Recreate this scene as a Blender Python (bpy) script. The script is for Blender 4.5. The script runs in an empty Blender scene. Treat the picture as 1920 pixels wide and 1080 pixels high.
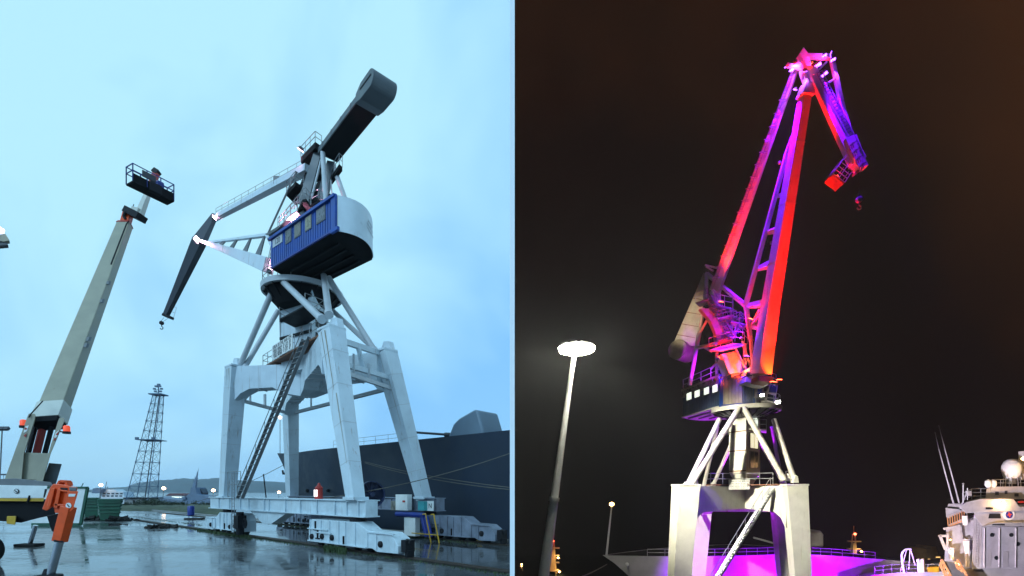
import bpy, bmesh, math, random
from mathutils import Vector, Matrix
random.seed(7)
S = bpy.context.scene
COL = S.collection
R = math.radians
# ------------------------------------------------------------------ camera
F, HZ, CZ = 900.0, 920.0, 4.0          # focal length in picture pixels, horizon row, eye height
cam = bpy.data.objects.new('camera', bpy.data.cameras.new('camera'))
COL.objects.link(cam)
cam.location = (0, 0, CZ)
cam.rotation_euler = (R(90), 0, 0)
cam.data.sensor_width = 36
cam.data.lens = F / 1920 * 36
cam.data.shift_y = (HZ - 540) / 1920
cam.data.clip_start, cam.data.clip_end = 0.1, 9000
S.camera = cam
S.view_settings.view_transform = 'Standard'
S.view_settings.look = 'None'
S.view_settings.exposure = 0.30
S.view_settings.gamma = 1.0
S.view_settings.use_curve_mapping = False
# ------------------------------------------------------------------ sky and sun
W = bpy.data.worlds.new('World'); S.world = W; W.use_nodes = True
nt = W.node_tree; nt.nodes.clear()
def nd(t, typ, **kw):
    n = t.nodes.new(typ)
    for k, v in kw.items():
        if k.startswith('i_'):
            key = k[2:]
            n.inputs[int(key) if key.isdigit() else key.replace('_', ' ')].default_value = v
        else: setattr(n, k, v)
    return n
SUN_EL, SUN_ROT = R(34), R(212)
sky = nd(nt, 'ShaderNodeTexSky', sky_type='NISHITA', sun_disc=False, sun_elevation=SUN_EL, sun_rotation=SUN_ROT)
bg1 = nd(nt, 'ShaderNodeBackground', i_Strength=0.12)
nt.links.new(sky.outputs[0], bg1.inputs[0])
tc = nd(nt, 'ShaderNodeTexCoord')
nz = nd(nt, 'ShaderNodeTexNoise', i_Scale=2.3, i_Detail=4.0, i_Roughness=0.55, i_Distortion=0.5)
nt.links.new(tc.outputs['Generated'], nz.inputs['Vector'])
dot = nd(nt, 'ShaderNodeVectorMath', operation='DOT_PRODUCT')
dot.inputs[1].default_value = Vector((-0.62, 0.42, 0.66)).normalized()
nt.links.new(tc.outputs['Generated'], dot.inputs[0])
mr = nd(nt, 'ShaderNodeMapRange', i_1=0.55, i_2=1.0, i_3=0.0, i_4=1.0)
nt.links.new(dot.outputs['Value'], mr.inputs[0])
ad = nd(nt, 'ShaderNodeMath', operation='MULTIPLY_ADD', i_1=2.3, i_2=-1.15)
nt.links.new(nz.outputs[0], ad.inputs[0])
sm = nd(nt, 'ShaderNodeMath', operation='ADD', use_clamp=True)
nt.links.new(mr.outputs[0], sm.inputs[0]); nt.links.new(ad.outputs[0], sm.inputs[1])
cr = nd(nt, 'ShaderNodeValToRGB')
cr.color_ramp.elements[0].position = 0.0; cr.color_ramp.elements[0].color = (0.20, 0.50, 0.86, 1)
cr.color_ramp.elements[1].position = 0.85; cr.color_ramp.elements[1].color = (0.43, 0.77, 0.92, 1)
nt.links.new(sm.outputs[0], cr.inputs[0])
bg2 = nd(nt, 'ShaderNodeBackground', i_Strength=1.0)
nt.links.new(cr.outputs[0], bg2.inputs[0])
mx = nd(nt, 'ShaderNodeMixShader', i_0=0.9)
nt.links.new(bg1.outputs[0], mx.inputs[1]); nt.links.new(bg2.outputs[0], mx.inputs[2])
wo = nd(nt, 'ShaderNodeOutputWorld'); nt.links.new(mx.outputs[0], wo.inputs[0])
sun = bpy.data.objects.new('sun', bpy.data.lights.new('sun', 'SUN')); COL.objects.link(sun)
sun.data.energy = 1.35; sun.data.angle = R(26); sun.data.color = (0.54, 0.82, 1.0)
sd = Vector((math.sin(SUN_ROT) * math.cos(SUN_EL), math.cos(SUN_ROT) * math.cos(SUN_EL), math.sin(SUN_EL)))
sun.rotation_euler = sd.to_track_quat('Z', 'Y').to_euler()

# ------------------------------------------------------------------ materials
def new_mat(name):
    m = bpy.data.materials.new(name); m.use_nodes = True
    return m, m.node_tree, m.node_tree.nodes['Principled BSDF']
def paint(name, col, rough=0.5, metal=0.0, rust=0.0, grime=0.25, scale=1.0, rustcol=(0.16, 0.06, 0.02), bump=0.0):
    m, t, b = new_mat(name)
    b.inputs['Roughness'].default_value = rough; b.inputs['Metallic'].default_value = metal
    if max(col) < 0.04: b.inputs['Specular IOR Level'].default_value = 0.18
    c = nd(t, 'ShaderNodeTexCoord')
    n1 = nd(t, 'ShaderNodeTexNoise', i_Scale=0.7 * scale, i_Detail=6.0, i_Roughness=0.62)
    t.links.new(c.outputs['Object'], n1.inputs['Vector'])
    r1 = nd(t, 'ShaderNodeMapRange', i_1=0.35, i_2=0.72, i_3=1.0 - grime, i_4=1.0 + 0.25 * grime)
    t.links.new(n1.outputs[0], r1.inputs[0])
    mu = nd(t, 'ShaderNodeMix', data_type='RGBA', blend_type='MULTIPLY'); mu.inputs[0].default_value = 1.0
    mu.inputs[6].default_value = (*col, 1); t.links.new(r1.outputs[0], mu.inputs[7])
    out = mu.outputs[2]
    if rust > 0:
        mp = nd(t, 'ShaderNodeMapping'); mp.inputs['Scale'].default_value = (3.4 * scale, 3.4 * scale, 0.13 * scale)
        t.links.new(c.outputs['Object'], mp.inputs['Vector'])
        n2 = nd(t, 'ShaderNodeTexNoise', i_Scale=1.0, i_Detail=7.0, i_Roughness=0.7)
        t.links.new(mp.outputs[0], n2.inputs['Vector'])
        r2 = nd(t, 'ShaderNodeMapRange', i_1=0.69 - 0.12 * rust, i_2=0.75 - 0.05 * rust, i_3=0.0, i_4=0.75)
        t.links.new(n2.outputs[0], r2.inputs[0])
        m2 = nd(t, 'ShaderNodeMix', data_type='RGBA'); m2.inputs[7].default_value = (*rustcol, 1)
        t.links.new(r2.outputs[0], m2.inputs[0]); t.links.new(out, m2.inputs[6]); out = m2.outputs[2]
    t.links.new(out, b.inputs['Base Color'])
    r3 = nd(t, 'ShaderNodeMapRange', i_1=0.3, i_2=0.7, i_3=max(0.03, rough - 0.14), i_4=min(1, rough + 0.14))
    t.links.new(n1.outputs[0], r3.inputs[0]); t.links.new(r3.outputs[0], b.inputs['Roughness'])
    if bump:
        bp = nd(t, 'ShaderNodeBump', i_Strength=bump, i_Distance=0.05)
        n4 = nd(t, 'ShaderNodeTexNoise', i_Scale=6.0 * scale, i_Detail=6.0)
        t.links.new(c.outputs['Object'], n4.inputs['Vector']); t.links.new(n4.outputs[0], bp.inputs['Height'])
        t.links.new(bp.outputs[0], b.inputs['Normal'])
    return m
def glow(name, col, s):
    m, t, b = new_mat(name)
    b.inputs['Base Color'].default_value = (*[min(1, x) for x in col], 1)
    b.inputs['Emission Color'].default_value = (*col, 1); b.inputs['Emission Strength'].default_value = s
    return m
M = {}
M['white'] = paint('crane_white_paint', (0.60, 0.69, 0.74), 0.38, rust=0.85, grime=0.13, rustcol=(0.24, 0.12, 0.05))
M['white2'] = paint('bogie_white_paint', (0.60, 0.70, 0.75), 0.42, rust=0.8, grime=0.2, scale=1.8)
M['tube'] = paint('tube_grey_paint', (0.50, 0.53, 0.55), 0.4, rust=0.4, grime=0.15)
M['dark'] = paint('weathered_dark_steel', (0.016, 0.017, 0.021), 0.65, rust=0.12, grime=0.4)
M['under'] = paint('shaded_underside', (0.008, 0.008, 0.010), 0.8, rust=0.0, grime=0.4)  # shade of the undersides put into this near-black colour
M['grey'] = paint('mid_grey_steel', (0.17, 0.175, 0.18), 0.5, rust=0.4, grime=0.35)
M['jib'] = paint('jib_grey_steel', (0.045, 0.05, 0.065), 0.5, rust=0.4, grime=0.35)
M['galv'] = paint('galvanised_rail', (0.34, 0.35, 0.36), 0.4, metal=0.5, grime=0.3)
M['blue'] = paint('blue_cladding', (0.009, 0.072, 0.36), 0.4, grime=0.35, scale=1.5)
M['pane'] = paint('weathered_window_panel', (0.24, 0.23, 0.19), 0.3, grime=0.5, scale=2)
M['rusty'] = paint('rusty_plate', (0.22, 0.09, 0.045), 0.75, rust=0.8, grime=0.5, scale=2)
M['mesh'] = paint('mottled_grating', (0.42, 0.30, 0.30), 0.6, rust=1.0, grime=0.5, scale=4)
M['tan'] = paint('tan_boom_paint', (0.36, 0.325, 0.235), 0.45, grime=0.18, rust=0.12)
M['cream'] = paint('cream_boom_paint', (0.62, 0.60, 0.52), 0.45, grime=0.15)
M['tancw'] = paint('cream_weathered_paint', (0.42, 0.36, 0.25), 0.5, grime=0.4, rust=0.5)
M['orange'] = paint('orange_machine_paint', (0.86, 0.085, 0.004), 0.4, grime=0.2, scale=2)
M['red'] = paint('red_paint', (0.45, 0.03, 0.02), 0.45, grime=0.3, scale=2)
M['yellow'] = paint('yellow_paint', (0.62, 0.36, 0.02), 0.45, grime=0.35, scale=2)
M['green'] = paint('green_skip_paint', (0.010, 0.10, 0.055), 0.5, grime=0.4, rust=0.2)
M['chrome'] = paint('chrome_ram', (0.6, 0.6, 0.62), 0.16, metal=1.0, grime=0.2)
M['rubber'] = paint('black_rubber', (0.02, 0.02, 0.02), 0.75, grime=0.3)
M['reel'] = paint('dark_blue_reel', (0.008, 0.02, 0.07), 0.5, grime=0.3)
M['bluep'] = paint('deep_blue_paint', (0.010, 0.036, 0.27), 0.4, grime=0.3, scale=2)
M['teal'] = paint('teal_box_paint', (0.05, 0.36, 0.38), 0.45, grime=0.25, scale=2)
M['sign'] = paint('sign_white', (0.78, 0.79, 0.76), 0.5, grime=0.12, scale=2)
M['ink'] = paint('black_lettering', (0.02, 0.02, 0.022), 0.6, grime=0.1)
M['hull'] = paint('navy_grey_hull', (0.006, 0.018, 0.040), 0.6, grime=0.3, rust=0.05, scale=0.5)
M['hull2'] = paint('light_grey_hull', (0.42, 0.42, 0.42), 0.5, grime=0.2, rust=0.15, scale=0.6)
M['ship'] = paint('warship_pale_grey', (0.46, 0.46, 0.48), 0.5, grime=0.25, rust=0.15)
M['farship'] = paint('haze_tinted_ship_grey', (0.13, 0.19, 0.27), 0.6, grime=0.2)  # distance haze put into the colour of the far ships
M['ferry'] = paint('ferry_white', (0.62, 0.66, 0.68), 0.5, grime=0.15)
M['rope'] = paint('mooring_rope', (0.12, 0.11, 0.09), 0.9, grime=0.3, scale=4)
M['rubble'] = paint('dark_debris', (0.03, 0.028, 0.025), 0.85, grime=0.5, scale=3, bump=0.6)
M['concrete'] = paint('concrete_block', (0.25, 0.25, 0.24), 0.8, grime=0.35, bump=0.3)
M['roofred'] = paint('red_tile_roof', (0.22, 0.10, 0.10), 0.8, grime=0.3)
M['partition'] = paint('matt_white_wall', (0.93, 0.93, 0.93), 0.8, grime=0.0)
M['glass'] = paint('dark_glass', (0.015, 0.018, 0.022), 0.08, grime=0.1)
M['navy'] = paint('emblem_blue', (0.01, 0.03, 0.25), 0.5, grime=0.05)
M['bulding'] = paint('apartment_render', (0.35, 0.29, 0.2), 0.8, grime=0.3)
M['turret'] = paint('turret_blue_grey', (0.14, 0.20, 0.26), 0.5, grime=0.15)
for i_, c_ in enumerate(((0.16, 0.17, 0.2), (0.30, 0.28, 0.19), (0.2, 0.18, 0.15), (0.17, 0.18, 0.18))): M['pane%d' % i_] = paint('weathered_window_panel', c_, 0.3, grime=0.5, scale=3)
M['stain'] = paint('rust_run', (0.36, 0.30, 0.21), 0.6, rust=0.9, grime=0.4, scale=4, rustcol=(0.26, 0.13, 0.06))
M['railsteel'] = paint('wet_rail_steel', (0.06, 0.04, 0.03), 0.45, rust=0.5, grime=0.4, scale=3)
M['shadebogie'] = paint('shaded_bogie_white', (0.20, 0.23, 0.29), 0.45, rust=0.7, grime=0.35, scale=1.8)  # white bogie paint darkened, shade of the far rail put into the colour
M['cwgrey'] = paint('backlit_steel_grey', (0.09, 0.11, 0.125), 0.45, grime=0.2, rust=0.3)  # backlit shade of counterweight and tower legs put into the paint
M['ltower'] = paint('tower_blue_grey', (0.10, 0.15, 0.22), 0.6, grime=0.2)
M['nwhite'] = paint('night_crane_cream_paint', (0.62, 0.62, 0.54), 0.4, rust=0.8, grime=0.16, rustcol=(0.24, 0.12, 0.04))
M['ntube'] = paint('night_crane_tube_paint', (0.52, 0.50, 0.45), 0.4, rust=0.4, grime=0.2)
M['deckdark'] = paint('dark_deck_coating', (0.012, 0.012, 0.013), 0.85, grime=0.3)
M['nblue'] = paint('slate_blue_cladding', (0.05, 0.085, 0.16), 0.45, grime=0.4, scale=1.5)
M['bluepane'] = paint('blue_tinted_pane', (0.05, 0.08, 0.11), 0.12, grime=0.3)
M['orangewood'] = paint('orange_rail_and_lit_frame', (0.62, 0.30, 0.12), 0.5, grime=0.2)
G = {}
G['warm'] = glow('warm_lamp_glow', (1.0, 0.62, 0.34), 14)
G['pink'] = glow('pink_lamp_glow', (1.0, 0.60, 0.78), 9)
G['street'] = glow('cool_white_lamp_glow', (1.0, 0.98, 0.80), 28)
G['violet'] = glow('violet_lamp_glow', (0.34, 0.06, 1.0), 12)
G['redl'] = glow('red_lamp_glow', (1.0, 0.08, 0.03), 18)
G['sodium'] = glow('sodium_lamp_glow', (1.0, 0.55, 0.16), 20)
G['sodium2'] = glow('amber_window', (1.0, 0.6, 0.2), 1.4)
G['window'] = glow('lit_window', (0.86, 0.95, 0.80), 0.95)
G['window2'] = glow('lit_stair_window', (0.92, 0.86, 0.55), 0.8)
G['beacon'] = glow('red_beacon_lens', (0.9, 0.09, 0.03), 0.5)
G['signal'] = glow('white_signal_panel', (1.0, 0.85, 0.8), 1.2)

# ------------------------------------------------------------------ geometry helpers
def P(px, py, d):
    return Vector(((px - 960) / F * d, d, CZ + (HZ - py) / F * d))
def PH(px, py, z):                     # point at height z seen at that picture place
    return P(px, py, (z - CZ) * F / (HZ - py))
def WP(p0, p1, px, py):                # point of the upright wall through p0, p1 seen there
    k = (px - 960) / F
    dx, dy = p1[0] - p0[0], p1[1] - p0[1]
    t = (k * p0[1] - p0[0]) / (dx - k * dy)
    y = p0[1] + t * dy
    return P(px, py, y)
V = Vector
Zv = V((0, 0, 1))
BASE = {}
class MB:
    def __init__(s): s.v, s.f = [], []
    def add(s, vs, fs):
        o = len(s.v); s.v += [V(v) for v in vs]; s.f += [tuple(i + o for i in f) for f in fs]; return s
    def box(s, c, size, rz=0.0, ax=None):
        c = V(c); h = [x / 2 for x in size]
        if ax is None:
            ca, sa = math.cos(rz), math.sin(rz); ax = (V((ca, sa, 0)), V((-sa, ca, 0)), Zv)
        vs = [c + ax[0] * (i * h[0]) + ax[1] * (j * h[1]) + ax[2] * (k * h[2]) for k in (-1, 1) for j in (-1, 1) for i in (-1, 1)]
        return s.add(vs, [(0, 2, 3, 1), (4, 5, 7, 6), (0, 1, 5, 4), (2, 6, 7, 3), (0, 4, 6, 2), (1, 3, 7, 5)])
    def beam(s, p0, p1, w0, d0=None, w1=None, d1=None, up=(0, 1, 0)):
        p0, p1 = V(p0), V(p1); d0 = w0 if d0 is None else d0; w1 = w0 if w1 is None else w1; d1 = (d0 * w1 / w0) if d1 is None else d1
        a = (p1 - p0).normalized(); u = V(up); u = (u - a * u.dot(a)).normalized(); w = a.cross(u)
        vs = []
        for p, ww, dd in ((p0, w0, d0), (p1, w1, d1)):
            for i, j in ((-1, -1), (1, -1), (1, 1), (-1, 1)):
                vs.append(p + w * (i * ww / 2) + u * (j * dd / 2))
        return s.add(vs, [(0, 1, 2, 3), (7, 6, 5, 4), (0, 4, 5, 1), (1, 5, 6, 2), (2, 6, 7, 3), (3, 7, 4, 0)])
    def tube(s, p0, p1, r0, r1=None, n=8):
        p0, p1 = V(p0), V(p1); r1 = r0 if r1 is None else r1
        a = (p1 - p0).normalized(); u = a.orthogonal().normalized(); w = a.cross(u)
        vs = [p + (u * math.cos(2 * math.pi * i / n) + w * math.sin(2 * math.pi * i / n)) * r for p, r in ((p0, r0), (p1, r1)) for i in range(n)]
        return s.add(vs, [(i, (i + 1) % n, n + (i + 1) % n, n + i) for i in range(n)] + [tuple(range(n - 1, -1, -1)), tuple(range(n, 2 * n))])
    def path(s, pts, r, n=6):
        for a, b in zip(pts[:-1], pts[1:]): s.tube(a, b, r, n=n)
        return s
    def prism(s, pts, vec):
        n = len(pts); vec = V(vec); pts = [V(p) for p in pts]
        return s.add(pts + [p + vec for p in pts], [tuple(range(n)), tuple(range(2 * n - 1, n - 1, -1))] + [(i, (i + 1) % n, n + (i + 1) % n, n + i) for i in range(n)])
    def lathe(s, c, prof, n=32, ax=(Vector((1, 0, 0)), Vector((0, 1, 0)), Vector((0, 0, 1)))):
        c = V(c); vs = []
        for r, z in prof:
            vs += [c + (ax[0] * math.cos(2 * math.pi * i / n) + ax[1] * math.sin(2 * math.pi * i / n)) * r + ax[2] * z for i in range(n)]
        fs = []
        for k in range(len(prof) - 1):
            fs += [(k * n + i, k * n + (i + 1) % n, (k + 1) * n + (i + 1) % n, (k + 1) * n + i) for i in range(n)]
        if prof[0][0] > 1e-6: fs.append(tuple(range(n - 1, -1, -1)))
        if prof[-1][0] > 1e-6: fs.append(tuple((len(prof) - 1) * n + i for i in range(n)))
        return s.add(vs, fs)
    def mesh(s, name, off=V((0, 0, 0)), smooth=False, mat=None):
        me = bpy.data.meshes.new(name)
        me.from_pydata([tuple(v - off) for v in s.v], [], s.f)
        bm = bmesh.new(); bm.from_mesh(me)
        bmesh.ops.recalc_face_normals(bm, faces=bm.faces); bm.to_mesh(me); bm.free()
        if smooth:
            for p in me.polygons: p.use_smooth = True
            me.set_sharp_from_angle(angle=R(38))
        if mat: me.materials.append(mat)
        return me
    def build(s, name, mat, parent=None, smooth=False, bevel=0.0, base=None):
        off = V(base) if base is not None else (BASE.get(parent.name, V((0, 0, 0))) if parent else V((0, 0, 0)))
        o = bpy.data.objects.new(name, s.mesh(name, off, smooth, mat)); COL.objects.link(o)
        if parent: o.parent = parent; BASE[o.name] = off
        else: o.location = off; BASE[o.name] = off
        if bevel:
            b = o.modifiers.new('bevel', 'BEVEL'); b.width = bevel; b.segments = 2; b.limit_method = 'ANGLE'; b.angle_limit = R(40)
        return o
def thing(name, label, cat, base=(0, 0, 0), group=None):
    o = bpy.data.objects.new(name, None); COL.objects.link(o); o.location = base; o.empty_display_size = 0.3
    BASE[o.name] = V(base)
    return tag(o, label, cat, group)
def tag(o, label=None, cat=None, group=None, kind=None):
    if label: o['label'] = label
    if cat: o['category'] = cat
    if group: o['group'] = group
    if kind: o['kind'] = kind
    return o
def inst(name, me, mtx, parent):        # one piece sharing its mesh with the alike pieces
    o = bpy.data.objects.new(name, me); COL.objects.link(o); o.parent = parent
    m = mtx.copy(); m.translation = m.translation - BASE.get(parent.name, V((0, 0, 0))); o.matrix_local = m
    BASE[o.name] = BASE.get(parent.name, V((0, 0, 0)))
    return o
def frame3(x, y, z, loc):
    m = Matrix((x, y, z)).transposed().to_4x4(); m.translation = loc; return m
def lettering(text, size, loc, xdir, ydir, mat, parent, name='lettering', align='CENTER', extrude=0.004):
    cu = bpy.data.curves.new(name, 'FONT'); cu.body = text; cu.size = size; cu.align_x = align; cu.align_y = 'CENTER'; cu.extrude = extrude
    tmp = bpy.data.objects.new(name, cu); COL.objects.link(tmp)
    dg = bpy.context.evaluated_depsgraph_get(); dg.update()
    me = bpy.data.meshes.new_from_object(tmp.evaluated_get(dg)); bpy.data.objects.remove(tmp)
    me.materials.clear(); me.materials.append(mat)
    x = V(xdir).normalized(); y = V(ydir); y = (y - x * y.dot(x)).normalized()
    return inst(name, me, frame3(x, y, x.cross(y), V(loc)), parent)
def railing(pts, h, parent, name='railing', mat=None, r=0.028, gap=1.4, mids=(0.5,), up=Zv):
    mb = MB(); pts = [V(p) for p in pts]; up = V(up)
    for a, b in zip(pts[:-1], pts[1:]):
        n = max(1, round((b - a).length / gap))
        for i in range(n + 1):
            q = a.lerp(b, i / n); mb.tube(q, q + up * h, r, n=6)
        for m in mids + (1.0,): mb.tube(a + up * h * m, b + up * h * m, r, n=6)
    return mb.build(name, mat or M['galv'], parent)
def staircase(pb, pt, wdir, width, n, parent, mat, smat, rail=0.9, rail_sides=(0,), tread=0.24):
    pb, pt = V(pb), V(pt); wd = V(wdir).normalized(); a = (pt - pb).normalized()
    st = MB()
    for s_ in (-0.5, 0.5):
        st.beam(pb + wd * (s_ * width), pt + wd * (s_ * width), 0.06, 0.26, up=a.cross(wd))
    so = st.build('staircase', mat, parent)
    run = V((a.x, a.y, 0)).normalized()
    me = MB().box((0, 0, 0), (width - 0.07, tread, 0.05)).mesh('step', mat=smat)
    for i in range(n):
        c = pb.lerp(pt, (i + 0.5) / n)
        inst('step', me, frame3(wd, Zv.cross(wd), Zv, c), so)
    hb = MB()
    for k in rail_sides:
        o = wd * ((-0.5, 0.5)[k] * (width + 0.05))
        q0, q1 = pb + o + Zv * rail, pt + o + Zv * rail
        hb.tube(q0, q1, 0.03, n=6)
        for i in range(8): c = pb.lerp(pt, i / 7) + o; hb.tube(c, c + Zv * rail, 0.022, n=6)
    b = bpy.data.objects.new('handrail', hb.mesh('handrail', BASE[parent.name], mat=mat)); COL.objects.link(b); b.parent = so; BASE[b.name] = BASE[parent.name]
    return so
def spot(loc, target, col, power, size=60, blend=0.5, rad=0.12, parent=None):
    l = bpy.data.lights.new('lamp_light', 'SPOT'); l.energy = power; l.color = col; l.spot_size = R(size); l.spot_blend = blend; l.shadow_soft_size = rad
    o = bpy.data.objects.new('lamp_light', l); COL.objects.link(o); o.location = loc
    o.rotation_euler = (V(loc) - V(target)).to_track_quat('Z', 'Y').to_euler()
    return o
def pointl(loc, col, power, rad=0.15):
    l = bpy.data.lights.new('lamp_light', 'POINT'); l.energy = power; l.color = col; l.shadow_soft_size = rad
    o = bpy.data.objects.new('lamp_light', l); COL.objects.link(o); o.location = loc; return o
def floodlight(loc, aim, parent, lens, size=0.45, name='floodlight', light=None):
    loc, aim = V(loc), V(aim); a = (aim - loc).normalized()
    hb = MB().beam(loc - a * size * 0.55, loc - a * 0.02, size * 0.55, size * 0.5, size * 1.0, size * 0.8, up=(0, 0.3, 1))
    hb.tube(loc - a * size * 0.3, loc - a * size * 0.3 - Zv * size * 0.8, 0.03, n=6)
    h = hb.build(name, M['grey'], parent)
    lb = MB().beam(loc - a * 0.018, loc + a * 0.03, size * 0.9, size * 0.7, up=(0, 0.3, 1))
    lo = bpy.data.objects.new('lens', lb.mesh('lens', BASE[parent.name], mat=lens)); COL.objects.link(lo); lo.parent = h
    if light: spot(loc + a * 0.12, aim, *light)
    return h
def corrugated(p0, p1, z0, z1, out, pitch=0.3, dep=0.06):
    """upright ribbed sheet from p0 to p1 (plan points)"""
    p0, p1 = V((p0[0], p0[1], 0)), V((p1[0], p1[1], 0)); L = (p1 - p0).length; n = max(2, round(L / pitch)); out = V(out)
    line = []
    for i in range(n):
        for f, o in ((0.0, 0), (0.18, 0), (0.26, 1), (0.92, 1)):
            line.append(p0.lerp(p1, (i + f) / n) + out * (dep * o))
    line.append(p1)
    mb = MB(); vs = [q + Zv * z0 for q in line] + [q + Zv * z1 for q in line]; m = len(line)
    mb.add(vs, [(i, i + 1, m + i + 1, m + i) for i in range(m - 1)])
    return mb
# ================================================================== SETTING
RD = V((0.774, -0.633, 0)).normalized()      # along the quay, towards the near right
ND = V((0.633, 0.774, 0)).normalized()       # across the quay, towards the water
def QP(nn, px, z=0.0):                       # quay point on the line n.p = nn seen in column px
    k = (px - 960) / F
    y = nn / (ND.x * k + ND.y)
    return V((k * y, y, z))
XL = -0.030
def wet_concrete():
    m, t, b = new_mat('wet_concrete')
    c = nd(t, 'ShaderNodeTexCoord')
    mp = nd(t, 'ShaderNodeMapping'); mp.inputs['Rotation'].default_value = (0, 0, R(39)); mp.inputs['Scale'].default_value = (0.35, 1.0, 1)
    t.links.new(c.outputs['Object'], mp.inputs[0])
    n1 = nd(t, 'ShaderNodeTexNoise', i_Scale=0.16, i_Detail=7.0, i_Roughness=0.62)
    t.links.new(mp.outputs[0], n1.inputs['Vector'])
    n2 = nd(t, 'ShaderNodeTexNoise', i_Scale=1.6, i_Detail=8.0, i_Roughness=0.7)
    t.links.new(c.outputs['Object'], n2.inputs['Vector'])
    cr = nd(t, 'ShaderNodeValToRGB')
    cr.color_ramp.elements[0].color = (0.03, 0.032, 0.034, 1); cr.color_ramp.elements[1].color = (0.13, 0.135, 0.135, 1)
    cr.color_ramp.elements[0].position = 0.3; cr.color_ramp.elements[1].position = 0.7
    ml = nd(t, 'ShaderNodeMath', operation='MULTIPLY_ADD', i_1=0.4); t.links.new(n2.outputs[0], ml.inputs[0])
    sc = nd(t, 'ShaderNodeMath', operation='MULTIPLY', i_1=0.6); t.links.new(n1.outputs[0], sc.inputs[0]); t.links.new(sc.outputs[0], ml.inputs[2])
    t.links.new(ml.outputs[0], cr.inputs[0]); t.links.new(cr.outputs[0], b.inputs['Base Color'])
    rr = nd(t, 'ShaderNodeMapRange', i_1=0.44, i_2=0.62, i_3=0.03, i_4=0.34); t.links.new(ml.outputs[0], rr.inputs[0])
    t.links.new(rr.outputs[0], b.inputs['Roughness'])
    bp = nd(t, 'ShaderNodeBump', i_Distance=0.02)
    rb = nd(t, 'ShaderNodeMapRange', i_1=0.42, i_2=0.6, i_3=0.03, i_4=0.35); t.links.new(ml.outputs[0], rb.inputs[0]); t.links.new(rb.outputs[0], bp.inputs['Strength'])
    n3 = nd(t, 'ShaderNodeTexNoise', i_Scale=4.0, i_Detail=5.0); t.links.new(c.outputs['Object'], n3.inputs['Vector'])
    t.links.new(n3.outputs[0], bp.inputs['Height']); t.links.new(bp.outputs[0], b.inputs['Normal'])
    return m
M['quay'] = wet_concrete()
def water_mat():
    m, t, b = new_mat('harbour_water'); b.inputs['Base Color'].default_value = (0.01, 0.02, 0.025, 1); b.inputs['Roughness'].default_value = 0.12
    c = nd(t, 'ShaderNodeTexCoord'); n = nd(t, 'ShaderNodeTexNoise', i_Scale=0.5, i_Detail=4.0); t.links.new(c.outputs['Object'], n.inputs['Vector'])
    bp = nd(t, 'ShaderNodeBump', i_Strength=0.35, i_Distance=0.2); t.links.new(n.outputs[0], bp.inputs['Height']); t.links.new(bp.outputs[0], b.inputs['Normal'])
    return m
M['water'] = water_mat()
EDGE = 29.4
e0 = V((XL, (EDGE - ND.x * XL) / ND.y, 0)); e1 = QP(EDGE, 236)
quay = MB().prism([(-420, -320, 0), (420, -320, 0), (420, 5, 0), (XL, 5, 0), e0, e1, V((-130, 112, 0)), V((-420, 112, 0))], (0, 0, -3.5))
tag(quay.build('quay', M['quay']), kind='structure')
wt = MB().add([(XL, 30, -2), (XL, 2220, -2), (-2780, 2220, -2), (-2780, 60, -2), (-60, 60, -2)], [(0, 1, 2, 3, 4)])
tag(wt.build('harbour_water', M['water']), kind='structure')
# kerb stones along the quay edge
kb = MB().beam(e0 + ND * -0.3 + Zv * 0.07 - RD * 0.3, e1 + ND * -0.3 + Zv * 0.07, 0.6, 0.15, up=(0, 0, 1))
tag(kb.build('quay_kerb', M['concrete'], bevel=0.03), kind='structure')
# crane rails in their slots
def rail_line(nn, px0, px1):
    a, b = QP(nn, px0), QP(nn, px1)
    sl = MB().beam(a + Zv * 0.005, b + Zv * 0.005, 0.62, 0.004, up=(0, 0, 1))
    tag(sl.build('rail_slot', M['rubble']), kind='structure')
    for o in (-0.16, 0.16):
        r_ = MB().beam(a + ND * o + Zv * 0.045, b + ND * o + Zv * 0.045, 0.085, 0.09, up=(0, 0, 1))
        tag(r_.build('crane_rail', M['railsteel']), kind='structure')
    for o in (-0.36, 0.36):
        r_ = MB().beam(a + ND * o + Zv * 0.03, b + ND * o + Zv * 0.03, 0.10, 0.06, up=(0, 0, 1))
        tag(r_.build('slot_edge', M['rubble']), kind='structure')
N1, N2 = 18.06, 26.9
rail_line(N1, 238, 955); rail_line(N2, 300, 955)
# hills
def hills():
    pr = [(-900, 929), (60, 929), (150, 925), (235, 918), (262, 908), (300, 903), (345, 899), (372, 901), (410, 898), (470, 905), (560, 909), (640, 918), (760, 924), (955, 929)]
    d0, d1 = 1700, 2050; vs, fs = [], []
    xs = []
    for (xa, ya), (xb, yb) in zip(pr[:-1], pr[1:]):
        for i in range(6):
            f = i / 6; ff = f * f * (3 - 2 * f); xs.append((xa + (xb - xa) * f, ya + (yb - ya) * ff))
    n = len(xs); rows = 7
    for k in range(rows):
        g = k / (rows - 1)
        for x, y in xs:
            q = P(x, HZ, d0 + 350 * g); h = max(0, (HZ + 10 - y)) / F * d0
            vs.append(V((q.x, q.y, -3 + (h) * math.sin(g * math.pi / 2) * (1 + 0.05 * math.sin(x * 0.37 + k * 2)))))
    for k in range(rows - 1):
        fs += [(k * n + i, k * n + i + 1, (k + 1) * n + i + 1, (k + 1) * n + i) for i in range(n - 1)]
    return MB().add(vs, fs)
M['hill'] = paint('haze_tinted_hillside', (0.07, 0.105, 0.115), 0.9, grime=0.4, scale=0.02)  # part of the distance haze is put into the hill colour
tag(hills().build('hills', M['hill'], smooth=True), kind='structure')
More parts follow.
